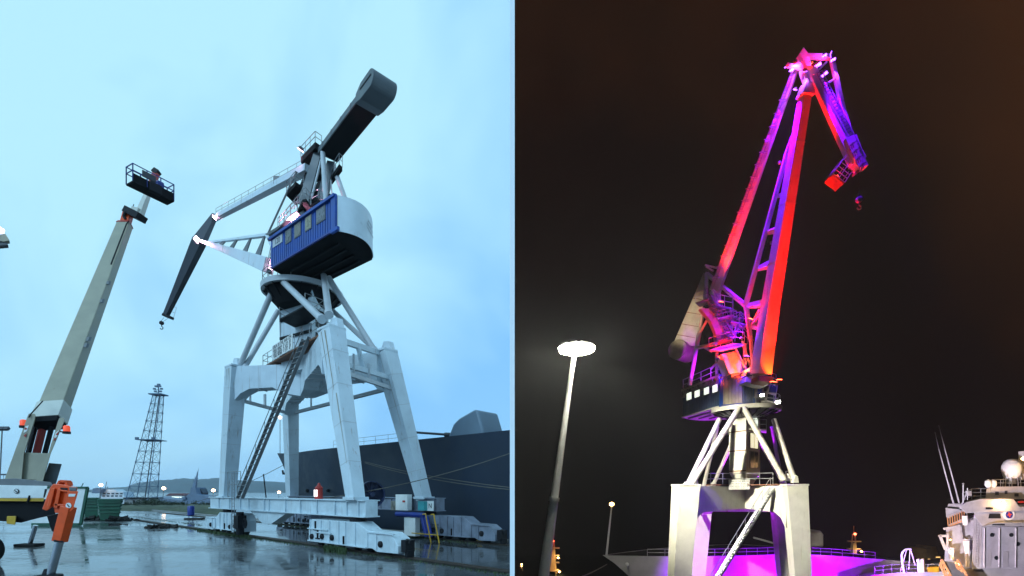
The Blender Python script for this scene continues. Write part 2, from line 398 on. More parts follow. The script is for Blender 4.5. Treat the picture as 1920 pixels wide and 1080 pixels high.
# damp harbour air over everything
hz = MB().box((-1300, 950, 68), (3000, 2560, 172))
hzm, t, b = new_mat('harbour_haze'); t.nodes.remove(b)
pv = nd(t, 'ShaderNodeVolumePrincipled', i_Density=0.00013); pv.inputs['Color'].default_value = (.9, .95, 1, 1)
t.links.new(pv.outputs[0], t.nodes['Material Output'].inputs['Volume'])
tag(hz.build('haze', hzm), kind='stuff')
# added partition, keeps the daylight of one quay off the other
pw = MB().box((0.0035, 68, 55), (0.060, 124, 190))
tag(pw.build('added_partition', M['partition'], base=(0, 66, -14)), 'added tall thin white wall parting the daylight quay from the night quay', 'wall')
# night sky shell, closed to keep daylight off the night quay
def night_sky():
    m, t, b = new_mat('night_sky')
    t.nodes.remove(b)
    c = nd(t, 'ShaderNodeTexCoord')
    n = nd(t, 'ShaderNodeTexNoise', i_Scale=2.2, i_Detail=4.0, i_Roughness=0.5); t.links.new(c.outputs['Generated'], n.inputs['Vector'])
    sp = nd(t, 'ShaderNodeSeparateXYZ'); t.links.new(c.outputs['Generated'], sp.inputs[0])
    # clouds catch town light towards the top and the right
    z = nd(t, 'ShaderNodeMapRange', i_1=0.15, i_2=1.0, i_3=0.0, i_4=0.62); t.links.new(sp.outputs[2], z.inputs[0])
    x = nd(t, 'ShaderNodeMapRange', i_1=0.25, i_2=0.85, i_3=0.0, i_4=0.42); t.links.new(sp.outputs[0], x.inputs[0])
    a1 = nd(t, 'ShaderNodeMath', operation='ADD'); t.links.new(z.outputs[0], a1.inputs[0]); t.links.new(x.outputs[0], a1.inputs[1])
    a2 = nd(t, 'ShaderNodeMath', operation='MULTIPLY_ADD', i_1=0.9, i_2=-0.45); t.links.new(n.outputs[0], a2.inputs[0])
    a3 = nd(t, 'ShaderNodeMath', operation='ADD', use_clamp=True); t.links.new(a1.outputs[0], a3.inputs[0]); t.links.new(a2.outputs[0], a3.inputs[1])
    cr = nd(t, 'ShaderNodeValToRGB'); e = cr.color_ramp.elements
    e[0].color = (0.0022, 0.0018, 0.0022, 1); e[1].color = (0.030, 0.0115, 0.005, 1)
    q = e.new(0.45); q.color = (0.0068, 0.0035, 0.0030, 1)
    t.links.new(a3.outputs[0], cr.inputs[0])
    em = nd(t, 'ShaderNodeEmission'); t.links.new(cr.outputs[0], em.inputs[0])
    t.links.new(em.outputs[0], t.nodes['Material Output'].inputs[0])
    return m
M['nightsky'] = night_sky()
XN = 0.0345
rings = []
for y, x1, z0, z1 in ((6.0, 7.6, 2.5, 11.2), (9.5, 16.0, -14.2, 19.5), (130.0, 160.0, -14.2, 152.0)):
    rings.append([V((XN, y, z0)), V((x1, y, z0)), V((x1, y, z1)), V((XN, y, z1))])
sh = MB(); vs = [p for r in rings for p in r]
fs = [(k * 4 + i, k * 4 + (i + 1) % 4, (k + 1) * 4 + (i + 1) % 4, (k + 1) * 4 + i) for k in range(2) for i in range(4)] + [(8, 9, 10, 11)]
tag(sh.add(vs, fs).build('night_sky', M['nightsky']), kind='structure')
nq = MB().box((38.03, 38, -12.5), (75.9, 52, 2.0))
tag(nq.build('quay', M['quay']), kind='structure')
nw = MB().add([(XN + .01, 60, -13.4), (150, 60, -13.4), (150, 129, -13.4), (XN + .01, 129, -13.4)], [(0, 1, 2, 3)])
tag(nw.build('harbour_water', M['water']), kind='structure')

# ================================================================== DAYLIGHT QUAY
# ---- the portal crane
base = V((-17.4, 43.4, 0))
cr1 = thing('harbour_crane', 'white portal crane with bright blue machinery house on the wet quay in daylight', 'crane', base)
legs = {  # foot px, foot depth, top px, top depth, foot size, top size
    'A': ((426, 934), 45.4, (443, 702), 44.6, (1.2, 1.1), (1.55, 1.4)),
    'B': ((667, 938), 31.3, (622, 604), 34.2, (.95, 0.85), (1.5, 1.3)),
    'C': ((548, 936), 56.0, (544, 742), 53.0, (1.1, 1.0), (1.45, 1.3)),
    'D': ((795, 936), 40.7, (722, 676), 39.6, (1.05, 0.9), (1.6, 1.3))}
ltop = {}
for k, (f, fd, t_, td, fs_, ts_) in legs.items():
    a, b = P(*f, fd), P(*t_, td); b.z = 15.4; ltop[k] = b
    l = MB().beam(a, b, fs_[0], fs_[1], ts_[0], ts_[1], up=ND)
    # flange caps and edge strips standing proud
    l.beam(b - Zv * 0.02, b + Zv * 0.16, ts_[0] + 0.05, ts_[1] + 0.05, up=ND)
    l.beam(a + Zv * 0.02, a + Zv * 0.22, fs_[0] + 0.3, fs_[1] + 0.3, up=ND)
    lo = l.build('leg', M['white'], cr1, bevel=0.02)
    dl = (b - a).normalized()
    for f in (.2, .42, .64, .84):
        q = a.lerp(b, f); w_ = fs_[0] + (ts_[0] - fs_[0]) * f; d_ = fs_[1] + (ts_[1] - fs_[1]) * f
        MB().beam(q - dl * .02, q + dl * .02, w_ + .02, d_ + .02, up=ND).build('weld_seam', M['tube'], lo)
ctr = V((-18.6, 43.6, 15.4))
for k in 'ABCD':
    b = ltop[k]; d = (b - ctr); d.z = 0; L = d.length; d.normalize(); s = V((-d.y, d.x, 0))
    w = 0.62
    prof = [(0.3, 0.0), (L - 0.3, 0.0), (L - 0.3, -3.1), (L - 0.9, -2.5), (L - 1.8, -2.1), (3.0, -2.05), (2.0, -2.6), (0.3, -2.9)]
    pts = [ctr + d * u + Zv * (z - 0.01) - s * w for u, z in prof]
    ao = MB().prism(pts, s * (2 * w)).build('portal_arm', M['white'], cr1, bevel=0.02)
    for u in (2.6, 4.4, 6.2, 8.0):
        if u < L - 1.3: MB().box(ctr + d * u + Zv * -1.1, (.05, 2 * w + .02, 2.15), ax=(d, s, Zv)).build('weld_seam', M['tube'], ao)
# rust runs down the legs
def stain(k, f0, f1, off, w):
    f, fd, t_, td, fs_, ts_ = legs[k]; a, b = P(*f, fd), ltop[k]; rr = random.Random(int(f0 * 1000 + off * 77)); lft, rgt = [], []
    for i in range(9):
        g = f0 + (f1 - f0) * i / 8; c = a.lerp(b, g) - ND * ((fs_[1] + (ts_[1] - fs_[1]) * g) / 2 + .014); ww = w * (.25 + .75 * i / 8) * rr.uniform(.6, 1.2) / 2
        o = RD * (off * (fs_[0] + (ts_[0] - fs_[0]) * g)); lft.append(c + o - RD * ww); rgt.append(c + o + RD * ww)
    MB().prism(lft + rgt[::-1], ND * -.004).build('rust_run', M['stain'], cr1)
for s_ in (('B', .62, .985, .12, .16), ('B', .2, .6, .3, .10), ('B', .75, .985, -.2, .07), ('A', .90, .985, .1, .14), ('A', .86, .985, -.15, .08), ('A', .82, .985, .3, .06), ('D', .8, .985, 0, .1), ('D', .5, .8, .2, .06)): stain(*s_)
# lower ties and upper ties between the legs
def leg_at(k, z):
    a, b = P(*legs[k][0], legs[k][1]), ltop[k]; return a.lerp(b, (z - a.z) / (b.z - a.z))
for p, q, z in (('A', 'C', 12.6), ('C', 'D', 12.6), ('B', 'D', 12.4)):
    a, b = leg_at(p, z), leg_at(q, z)
    t_ = MB().beam(a, b, 0.28, 0.3, up=(0, 0, 1))
    m_ = a.lerp(b, 0.5); t_.beam(m_, m_ + Zv * 1.3, 0.2, 0.2); t_.beam(a.lerp(b, 0.25), a.lerp(b, 0.25) + Zv * 1.6, 0.14, 0.14)
    t_.build('tie_beam', M['tube'], cr1)
a, b = ltop['B'] + V((0.2, .3, -0.5)), ltop['D'] + V((-.3, 0, -0.1))
MB().beam(a, b, 0.35, 0.4, up=(0, 0, 1)).build('tie_beam', M['white'], cr1)
a2, b2 = leg_at('B', 13.0), leg_at('D', 13.3)
MB().beam(a2, b2, 0.35, 0.35, up=(0, 0, 1)).beam(a.lerp(b, .45), a2.lerp(b2, .45), 0.3, 0.3).build('tie_beam', M['white'], cr1)
# raking struts up to the slewing ring
RZ = 21.6; RC = V((-18.9, 43.4, RZ)); RR_ = 3.4
pL, pR, pBR, pBL = P(520, 524, 41.6), P(607, 516, 40.6), P(606, 566, 45.6), P(522, 582, 45.8)
def tp(k, px, py): 
    b = ltop[k]; return P(px, py, b.y) 
for a, k, q, r in ((pL, 'A', (449, 688), .24), (pBL, 'A', (458, 690), .22), (pL + V((.3, -.2, 0)), 'B', (603, 598), .27), (pR, 'B', (617, 590), .25),
                   (pR + V((.4, 0, -.2)), 'D', (704, 660), .25), (pBR, 'D', (712, 664), .22), (pBL + V((.2, .2, 0)), 'C', (531, 738), .22), (pBR + V((-.3, .3, 0)), 'C', (556, 740), .22)):
    e = tp(k, *q)
    st = MB().tube(a, e, r, n=12); dr = (a - e).normalized()
    st.tube(e - dr * 0.1, e + dr * 0.35, r + 0.06, n=12)
    st.build('raking_strut', M['tube'], cr1, smooth=True)
for k, q in (('A', (440, 686)), ('B', (624, 588)), ('C', (543, 738)), ('D', (722, 662))):
    e = tp(k, *q); e.z = 15.55
    MB().prism([e + RD * -0.7, e + RD * 0.7, e + RD * 0.45 + Zv * 0.7, e + RD * -0.2 + Zv * 0.8], ND * 0.5).build('strut_shoe', M['white'], cr1)
# ring platform with its dark drum
MB().lathe(RC, [(3.1, 0.02), (RR_, 0.0), (RR_ + 0.04, 0.42), (3.2, 0.44), (3.1, 0.40), (3.1, 0.02)], 56).build('ring_platform', M['tube'], cr1, smooth=True)
MB().lathe(RC, [(1.2, -1.35), (2.1, -1.3), (2.45, -.8), (3.0, -0.05), (3.08, 0.3), (0.4, 0.36)], 40).build('slewing_drum', M['under'], cr1, smooth=True)
for i in range(16):
    an = i * math.pi / 8; d = V((math.cos(an), math.sin(an), 0))
    MB().prism([RC + d * 2.4 + Zv * -.95, RC + d * 3.3 + Zv * 0.0, RC + d * 3.02 + Zv * 0.0, RC + d * 2.3 + Zv * -.9], d.cross(Zv) * 0.06).build('drum_rib', M['dark'], cr1)
ar = [RC + V((math.cos(t), math.sin(t), 0)) * 3.3 + Zv * 0.42 for t in [math.pi * (0.55 + 0.11 * i) for i in range(10)]]
railing(ar, 1.0, cr1, gap=1.2)
# central column
colk, coll, colr = P(585, 640, 41.2), P(527, 640, 43.4), P(616, 640, 43.9)
def plan(p, z): return V((p.x, p.y, z))
back = coll + colr - colk
MB().prism([plan(p, 14.6) for p in (colk, coll, back, colr)], Zv * 7.2).build('column', M['white'], cr1, bevel=0.02)
out = (colk - back); out.z = 0
ln = (coll - colk); ln.z = 0; lnn = V((-ln.y, ln.x, 0)).normalized() * -1
if lnn.y > 0: lnn = -lnn
for z in (15.9, 17.6, 19.2, 20.7):
    MB().prism([plan(colk, z), plan(coll, z), plan(coll, z + .22), plan(colk, z + .22)], lnn * 0.16).build('column_band', M['dark'], cr1)
rn = V((0.62, -0.78, 0)); rl = (colr - colk); rl.z = 0; rn = V((rl.y, -rl.x, 0)).normalized()
for z in (16.2, 18.3):
    q0, q1 = colk.lerp(colr, .2), colk.lerp(colr, .85)
    w_ = MB().prism([plan(q0, z) - rn * .02, plan(q1, z) - rn * .02, plan(q1, z + 1.6) - rn * .02, plan(q0, z + 1.6) - rn * .02], rn * 0.05).build('stair_window', M['glass'], cr1)
# landings around the column
lz = 19.3
for px0, py0, px1, py1, z in ((536, 588, 606, 574, 18.6), ):
    a, b = PH(525, 596, 18.6), PH(606, 575, 18.6)
lb = [PH(524, 600, 18.4), PH(572, 575, 18.4), PH(607, 588, 18.4), PH(560, 618, 18.4)]
MB().prism(lb, Zv * 0.12).build('landing', M['dark'], cr1)
railing([lb[0] + Zv * .12, lb[3] + Zv * .12, lb[2] + Zv * .12, lb[1] + Zv * .12], 0.95, cr1)
# walkway on the portal with the notice board
wz = 15.6
wk = [PH(493, 690, wz), PH(598, 630, wz), PH(600, 612, wz), PH(500, 672, wz)]
wk[2] = wk[1] + (wk[1] - wk[0]).cross(Zv).normalized() * -1.1; wk[3] = wk[0] + (wk[1] - wk[0]).cross(Zv).normalized() * -1.1
MB().prism(wk, Zv * 0.14).build('walkway', M['rusty'], cr1)
railing([wk[3] + Zv * .14, wk[0] + Zv * .14, wk[0].lerp(wk[1], .62) + Zv * .14], 1.05, cr1)
railing([wk[0].lerp(wk[1], .86) + Zv * .14, wk[1] + Zv * .14, wk[2] + Zv * .14], 1.05, cr1)
s0, s1 = wk[0].lerp(wk[1], .22), wk[0].lerp(wk[1], .60)
sx = (s1 - s0).normalized(); so_ = sx.cross(Zv)
if so_.y > 0: so_ = -so_
bw = (s1 - s0).length
def notice(parent, c0, x, n_, w, h):
    bd = MB().box(c0, (w, 0.05, h), ax=(x, n_, Zv)).build('notice_board', M['sign'], parent)
    f = c0 + n_ * 0.032
    lettering('GRUA 20 TNE. BAR-12M', w * 0.087, f + Zv * h * 0.33, x, Zv, M['ink'], bd)
    for i, s in enumerate(('CARGA  GANCHO    20   12 M    20T', 'CARGA  CUCHA     16   16 M    15T', 'CARGA  GANCHO    12   20 M    10T', 'CARGA  MAXIMA     8   25 M     8T')):
        lettering(s, w * 0.055, f + Zv * h * (0.10 - 0.155 * i), x, Zv, M['ink'], bd)
notice(cr1, s0.lerp(s1, .5) + Zv * 0.78 + so_ * 0.06, sx, so_, bw, 1.25)
# stairs up the front
sb, st_ = P(450, 934, 39.5), P(574, 634, 37.6)
staircase(sb, st_, RD, 0.95, 30, cr1, M['grey'], M['grey'], rail_sides=(0,))
# sills, one along each rail
def sill(nn, px0, px1, ribs, gus):
    a, b = QP(nn, px0, 2.85), QP(nn, px1, 2.85)
    s = MB().beam(a, b, 1.0, 0.9, up=ND)          # height 1.0 across the beam axis
    s.beam(a + Zv * .52, b + Zv * .52, 0.07, 1.25, up=ND); s.beam(a - Zv * .52, b - Zv * .52, 0.07, 1.25, up=ND)
    for px in ribs:
        c = QP(nn - .45, px, 2.85); s.box(c - ND * 0.05, (0.07, 0.14, 0.97), ax=(RD, ND, Zv))
    if gus:
        g = [QP(nn - .4, px, z) for px, z in gus]; s.prism(g, ND * .8)
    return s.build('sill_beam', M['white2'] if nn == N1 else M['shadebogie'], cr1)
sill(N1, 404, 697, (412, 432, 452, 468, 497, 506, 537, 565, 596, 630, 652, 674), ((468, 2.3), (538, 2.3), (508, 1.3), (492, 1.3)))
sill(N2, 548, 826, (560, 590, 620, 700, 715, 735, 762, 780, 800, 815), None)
for k in 'ABCD':
    nn = N1 if k in 'AB' else N2
    c = QP(nn, {'A': 430, 'B': 672, 'C': 570, 'D': 806}[k], 2.24)
    MB().tube(c + Zv * 0.1, c - Zv * 0.25, 0.55, n=16).build('swivel', M['dark'], cr1)
# bogies
def bogie(nn, t0, L, flip, seed):
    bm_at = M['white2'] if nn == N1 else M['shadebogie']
    rr = random.Random(seed)
    fl = -1 if flip else 1
    o = QP(nn, t0); ax = RD * fl
    w = 1.15
    prof = [(0, .38), (0, 1.35), (.25, 1.75), (.4, 1.98), (.60 * L, 1.98), (.70 * L, 1.50), (.90 * L, 1.46), (.965 * L, 1.15), (L, .75), (L, .3), (.8 * L, .25), (.75 * L, .42)]
    bd = MB().prism([o + ax * t + Zv * z - ND * (w / 2) for t, z in prof], ND * w)
    b = bd.build('bogie', bm_at, cr1, bevel=0.03)
    front = -ND * (w / 2)
    d = MB()
    for t in (.03, .17, .28, .39, .47, .58, .71, .80):
        h = 1.95 if t < .6 else 1.42
        d.box(o + ax * (t * L) + front - ND * .03 + Zv * (h / 2 + .2), (.08, .09, h - .42), ax=(RD, ND, Zv))
    for t0_, t1_, z in ((.0, .26, 1.3), (.09, .3, 1.08), (.72, .97, 1.42), (.0, .7, .44)):
        d.box(o + ax * ((t0_ + t1_) / 2 * L) + front - ND * .05 + Zv * z, ((t1_ - t0_) * L, .13, .07), ax=(RD, ND, Zv))
    db = bpy.data.objects.new('stiffener', d.mesh('stiffener', BASE[cr1.name], mat=bm_at)); COL.objects.link(db); db.parent = b
    whm = MB().lathe((0, 0, 0), [(0.05, -.12), (.40, -.12), (.44, -.09), (.44, .09), (.40, .12), (.05, .12)], 22).mesh('wheel', smooth=True, mat=M['dark'])
    hub = MB().lathe((0, 0, 0), [(.20, 0), (.20, .1), (.12, .16), (.0, .16)], 14).mesh('axle_cap', mat=M['dark'])
    for t in (.07, .20, .33, .52, .66, .84):
        inst('wheel', whm, frame3(RD, Zv, -ND, o + ax * (t * L) + Zv * .48), b)
    for t in (.05, .185, .31, .84):
        inst('axle_cap', hub, frame3(RD, Zv, -ND, o + ax * (t * L) + front + Zv * rr.uniform(.72, .84)), b)
    # dangling fittings and end clamp
    e = MB().box(o + ax * (L + .2) + Zv * .75, (.4, .7, .7), ax=(RD, ND, Zv)); e.tube(o + ax * (L + .1) + Zv * 1.0, o + ax * (L + .55) + Zv * .95, .16, n=10)
    e.box(o + ax * (L + .35) + Zv * .3, (.25, .5, .4), ax=(RD, ND, Zv)); e.build('rail_clamp', M['dark'], cr1)
    for t, z in ((.10, 1.55), (.13, .95), (.45, .7)):
        MB().box(o + ax * (t * L) + front - ND * .06 + Zv * z, (.07, .1, .62), ax=(RD, ND, Zv)).box(o + ax * (t * L) + front - ND * .06 + Zv * (z - .3), (.5, .1, .08), ax=(RD, ND, Zv)).build('clamp_lever', M['dark'], b)
    return b
bogie(N1, 593, 10.3, False, 1)
bogie(N1, 468, 8.6, True, 2)
bogie(N2, 800, 8.2, False, 3)
bogie(N2, 592, 8.0, True, 4)
# gearbox under the sill next to the left bogie
g0 = QP(N1 - .75, 450)
gb = MB().box(g0 + Zv * 1.3, (.9, .7, 1.1), ax=(RD, ND, Zv)).tube(g0 + Zv * 1.7, g0 + Zv * 2.15, .3, n=14).tube(g0 + Zv * .2, g0 + Zv * .8, .32, n=14)
gb.build('travel_motor', M['dark'], cr1)
wc = g0 + RD * 1.5 + Zv * 1.25 - ND * .2
wm = MB().lathe(wc, [(.36, -.03), (.42, -.03), (.42, .03), (.36, .03), (.36, -.03)], 20, ax=(RD, Zv, -ND))
wm.beam(wc - RD * .38, wc + RD * .38, .05, .05).beam(wc - Zv * .38, wc + Zv * .38, .05, .05).build('hand_wheel', M['dark'], cr1)
# access ladder and small rail at leg A
la = QP(N1 - .8, 437)
ld = MB()
for o in (-.25, .25): ld.tube(la + RD * o + Zv * .4, la + RD * o + Zv * 5.6, .035, n=6)
for i in range(17): ld.tube(la - RD * .25 + Zv * (.5 + i * .3), la + RD * .25 + Zv * (.5 + i * .3), .025, n=6)
ld.build('ladder', M['galv'], cr1)
ra = QP(N1 - .6, 432, 3.4)
railing([ra - RD * .6, ra + RD * 2.2], 2.3, cr1, gap=1.3)
# electrical boxes, reel and hoses at the right-hand bogie
def bx(name, px0, px1, zc, h, dep, mat, nn=None, bev=.02):
    a, b = QP(nn, px0), QP(nn, px1); c = a.lerp(b, .5)
    return MB().box(c + Zv * zc, ((b - a).length, dep, h), ax=(RD, ND, Zv)).build(name, mat, cr1, bevel=bev)
cabn = bx('electrical_cabinet', 746, 768, 3.0, 1.35, .5, M['sign'], N2 - 1.1)
c_ = QP(N2 - 1.38, 757, 3.1); MB().box(c_, (.32, .03, .16), ax=(RD, ND, Zv)).build('red_label', M['red'], cabn)
bx('cable_box', 736, 746, 2.7, .8, .4, M['pane'], N2 - 1.0)
bx('junction_box', 787, 799, 2.75, .75, .4, M['teal'], N2 - 1.0)
nb = bx('number_plate', 800, 813, 2.75, .8, .06, M['sign'], N2 - .85)
c_ = QP(N2 - .90, 806.5, 2.75); lettering('N', .55, c_, RD, Zv, M['ink'], nb)
bx('electrical_cabinet', 762, 783, 1.0, 1.5, .5, M['sign'], N2 - 1.2)
ha, hb_ = QP(N2 - 1.3, 744, 2.0), QP(N2 - 1.3, 796, 2.0)
MB().tube(ha, hb_, .22, n=12).build('blue_pipe', M['bluep'], cr1, smooth=True)
for i in range(2):
    q = QP(N2 - 1.3, 792 + i * 7, 1.9); MB().tube(q, q + RD * .55 - Zv * 1.6, .2, n=12).build('blue_hose', M['bluep'], cr1, smooth=True)
rc_ = P(697, 927, 37.5); rx, rn_ = V((.8, .6, 0)), V((.6, -.8, 0))
re = MB().lathe(rc_, [(.95, -.12), (1.05, -.14), (1.05, .14), (.95, .12), (.95, -.12)], 40, ax=(rx, Zv, rn_))
for i in range(12):
    an = i * math.pi / 6; d = rx * math.cos(an) + Zv * math.sin(an); re.beam(rc_ + d * .15, rc_ + d * .97, .05, .05, up=rn_)
re.tube(rc_ - rn_ * .2, rc_ + rn_ * .2, .2, n=12); re.build('cable_reel', M['reel'], cr1)

# machinery house
HZ0, HZ1 = 22.3, 24.9
hN, hR, hL = PH(632, 432, 23.0), PH(698, 487, 23.0), PH(510, 505, 23.0)
sc_ = (HZ0 - 4) / 19.0
def lev(p, z): return V((p.x * sc_, p.y * sc_, z))
hN, hR, hL = lev(hN, 0), lev(hR, 0), lev(hL, 0)
hM = hR + (hL - hN)
u_ = (hL - hN).normalized(); w_ = hR - hN; Wd = w_.length; wn_ = w_.normalized()
rear = []
for i in range(13):
    f = i / 12; rear.append(hN + w_ * f - u_ * (1.15 * 4 * f * (1 - f)))
flo = rear + [hM, hL]
HT = HZ0 + 2.35
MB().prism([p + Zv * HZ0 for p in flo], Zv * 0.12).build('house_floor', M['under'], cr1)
MB().prism([p + Zv * (HT + .003) for p in flo], Zv * .1).build('house_roof', M['grey'], cr1)
MB().prism([p + Zv * (HZ0 + .13) + (u_ * .04) for p in flo], Zv * (HT - HZ0 - .14)).build('house_core', M['grey'], cr1)
sn = V((u_.y, -u_.x, 0)); 
if sn.dot(w_) > 0: sn = -sn
sw = corrugated(hN + sn * .03, hL + sn * .03, HZ0, HT, sn, .33, .07).build('side_wall', M['blue'], cr1)
rw = MB(); nn_ = len(rear)
rw.add([p - u_ * .05 + Zv * (HZ0 - .04) for p in rear] + [p - u_ * .05 + Zv * (HT + .12) for p in rear], [(i, i + 1, nn_ + i + 1, nn_ + i) for i in range(nn_ - 1)])
rw.add([p - u_ * .12 + Zv * (HZ0 - .1) for p in rear] + [p - u_ * .12 + Zv * (HZ0 + .12) for p in rear] + [p + Zv * (HZ0 + .12) for p in rear], [(k * nn_ + i, k * nn_ + i + 1, (k + 1) * nn_ + i + 1, (k + 1) * nn_ + i) for k in range(2) for i in range(nn_ - 1)])
rear_wall = rw.build('rear_wall', M['white'], cr1, smooth=True)
cp = MB().box(hN + sn * .12 + u_ * .22 + Zv * ((HZ0 + HT) / 2), (.55, .16, HT - HZ0 + .3), ax=(u_, sn, Zv)); cp.box(hN + sn * .12 + u_ * .1 + Zv * HZ0, (.9, .2, .25), ax=(u_, sn, Zv)); cp.build('corner_post', M['blue'], cr1)
MB().beam(hN + sn * .14 + Zv * (HT + .06), hL + sn * .14 + Zv * (HT + .06), .2, .3, up=sn).build('roof_edge', M['blue'], cr1)
MB().beam(hN + sn * .09 + Zv * (HZ0 + .06), hL + sn * .09 + Zv * (HZ0 + .06), .12, .12, up=sn).build('floor_edge', M['bluep'], cr1)
for wi_, (x0, x1) in enumerate(((596, 613), (575, 587), (555, 567), (538, 549))):
    a, b = WP(hN, hL, x0, 450), WP(hN, hL, x1, 450)
    z0, z1 = HZ0 + 1.2, HT - .1
    q = [V((a.x, a.y, z0)), V((b.x, b.y, z0)), V((b.x, b.y, z1)), V((a.x, a.y, z1))]
    fr = MB().prism([p + sn * .06 for p in q], sn * .08).build('window', M['grey'], cr1)
    cxx = sum(q, V((0, 0, 0))) / 4
    MB().prism([cxx + (p - cxx) * .88 + sn * .142 for p in q], sn * .01).build('pane', M['pane%d' % wi_], fr)
a, b = WP(hN, hL, 514, 490), WP(hN, hL, 532, 480)
pl_ = MB().prism([V((a.x, a.y, HT - .75)) + sn * .09, V((b.x, b.y, HT - .75)) + sn * .09, V((b.x, b.y, HT - .1)) + sn * .09, V((a.x, a.y, HT - .1)) + sn * .09], sn * .04).build('number_panel', M['tube'], cr1)
cxx = (a + b) / 2; lettering('120', .62, V((cxx.x, cxx.y, HT - .43)) + sn * .135, -u_, Zv, M['ink'], pl_)
# faded circular stencil on the rear wall: rings of short raised lines
ec = rear[8] - u_ * .075 + Zv * (HZ0 + 1.35); et = (rear[9] - rear[7]).normalized()
for j, s in enumerate(('CAPACIDAD', 'MANIOBRA 20 T', 'CONTRAPESO FIJO')):
    lettering(s, .2, ec + Zv * (.3 - .3 * j), et, Zv, M['grey'], rear_wall, extrude=.002)
bb = MB()
for i in range(4): 
    p = hN.lerp(hR, .25 + .2 * i); bb.beam(p + u_ * 1.0 + Zv * (HZ0 - .07), p + u_ * 8 + Zv * (HZ0 - .07), .14, .16, up=Zv)
bb.build('floor_joist', M['dark'], cr1)
# cab at the front end
MB().prism([P(500, 487, 42.3), P(514, 478, 41.4), P(518, 487, 41.4), P(504, 498, 42.3)], V((.5, 1.4, .1))).build('cab_floor', M['dark'], cr1)
railing([P(503, 505, 41.2), P(508, 482, 41.3), P(540, 454, 40.2), P(560, 437, 39.4)], .95, cr1, gap=1.2)
railing([P(508, 478, 42.0), P(532, 452, 41.2), P(560, 425, 40.6)], .8, cr1, gap=1.2)
# boom, foreshortened towards the back left
br, bt = P(505, 499, 41.6), P(375, 451, 52)
MB().beam(br, bt, 1.25, .9, .28, .3, up=(0.5, 0.8, 0)).build('boom', M['white'], cr1, bevel=.02)
cr_, ct = P(501, 441, 42.3), P(384, 456, 51.2)
MB().beam(cr_, ct, .26, .26, .2, .2).build('boom_chord', M['white'], cr1)
for f0, f1, w in ((.03, .16, .62), (.22, .33, .5), (.43, .52, .42), (.62, .69, .34), (.78, .83, .26)):
    a, b = cr_.lerp(ct, f0), br.lerp(bt, f1); mid = a.lerp(b, .5)
    MB().beam(a, b, .18, .1, w * 1.6, .1, up=(.5, .8, 0)).build('boom_web', M['grey'], cr1)
MB().beam(cr_, P(518, 476, 41.4), .3, .3).build('chord_post', M['white'], cr1)
MB().beam(cr_ - V((.1, 0, .1)), P(571, 398, 40.5), .22, .25).tube(cr_ + V((.1, 0, .2)), P(556, 322, 42.5), .08, n=8).build('luffing_tie', M['grey'], cr1)
MB().beam(P(506, 452, 42), P(545, 415, 41), .3, .4).beam(P(516, 470, 41.6), P(534, 455, 41.0), .35, .3).build('luffing_rack', M['dark'], cr1)
# A-frame
for q0, q1, w0, w1 in (((570, 384), (597, 290), 19, 14), ((603, 376), (622, 306), 17, 14)):
    a, b = P(*q0, 41), P(*q1, 41.4); MB().beam(a, b, w0 * 41 / F, .5, w1 * 41 / F, .5).build('tower_leg', M['cwgrey'], cr1, bevel=.02)
    a, b = P(q0[0] - 13, q0[1] - 4, 42.6), P(q1[0] - 3, q1[1] + 2, 42.6); MB().beam(a, b, .55, .4, .45, .4).build('tower_leg', M['dark'], cr1)
for q0, q1 in (((577, 362), (612, 350)), ((584, 335), (615, 325)), ((590, 312), (621, 318)), ((572, 384), (607, 372))):
    MB().beam(P(*q0, 41.5), P(*q1, 41.5), .34, .7).build('cross_girder', M['dark'], cr1)
for q0, d0, q1, d1, r in (((605, 286), 40.5, (611, 382), 39.2, .2), ((626, 312), 41.5, (656, 396), 39.2, .17), ((602, 300), 41, (584, 372), 40.2, .09), ((628, 330), 41, (650, 390), 40, .05), ((620, 338), 41, (624, 378), 40.4, .05)):
    MB().tube(P(*q0, d0), P(*q1, d1), r, n=10).build('stay_tube', M['tube'], cr1, smooth=True)
MB().beam(P(612, 383, 39.3), P(630, 370, 39.0), .25, .3).beam(P(640, 386, 39.2), P(652, 377, 39.4), .2, .3).beam(P(618, 366, 39.6), P(632, 378, 39.0), .2, .2).build('roof_beam', M['dark'], cr1)
def slab(pxs, z, th, mat, rail=None, rh=.9, name='platform'):
    q = [PH(x, y, z) for x, y in pxs]
    MB().prism(q, Zv * th).build(name, mat, cr1)
    if rail: railing([q[i] + Zv * th for i in rail], rh, cr1, gap=1.0)
    return q
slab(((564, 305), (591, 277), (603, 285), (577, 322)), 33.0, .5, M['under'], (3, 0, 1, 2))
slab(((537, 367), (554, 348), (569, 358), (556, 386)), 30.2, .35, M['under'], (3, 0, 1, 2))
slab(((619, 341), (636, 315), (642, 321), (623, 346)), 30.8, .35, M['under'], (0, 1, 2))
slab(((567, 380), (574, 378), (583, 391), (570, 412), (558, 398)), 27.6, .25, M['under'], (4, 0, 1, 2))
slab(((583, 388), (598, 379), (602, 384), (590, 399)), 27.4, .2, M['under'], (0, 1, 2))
for q in (((521, 428), (532, 418), (546, 434), (537, 443)), ((533, 417), (544, 405), (558, 421), (547, 433)), ((545, 404), (557, 397), (569, 412), (559, 420))):
    slab(q, 27.0, .1, M['mesh'], (0, 1), .8, 'walkway_grating')
railing([P(524, 425, 41), P(566, 376, 40.5)], .8, cr1, gap=1.0)
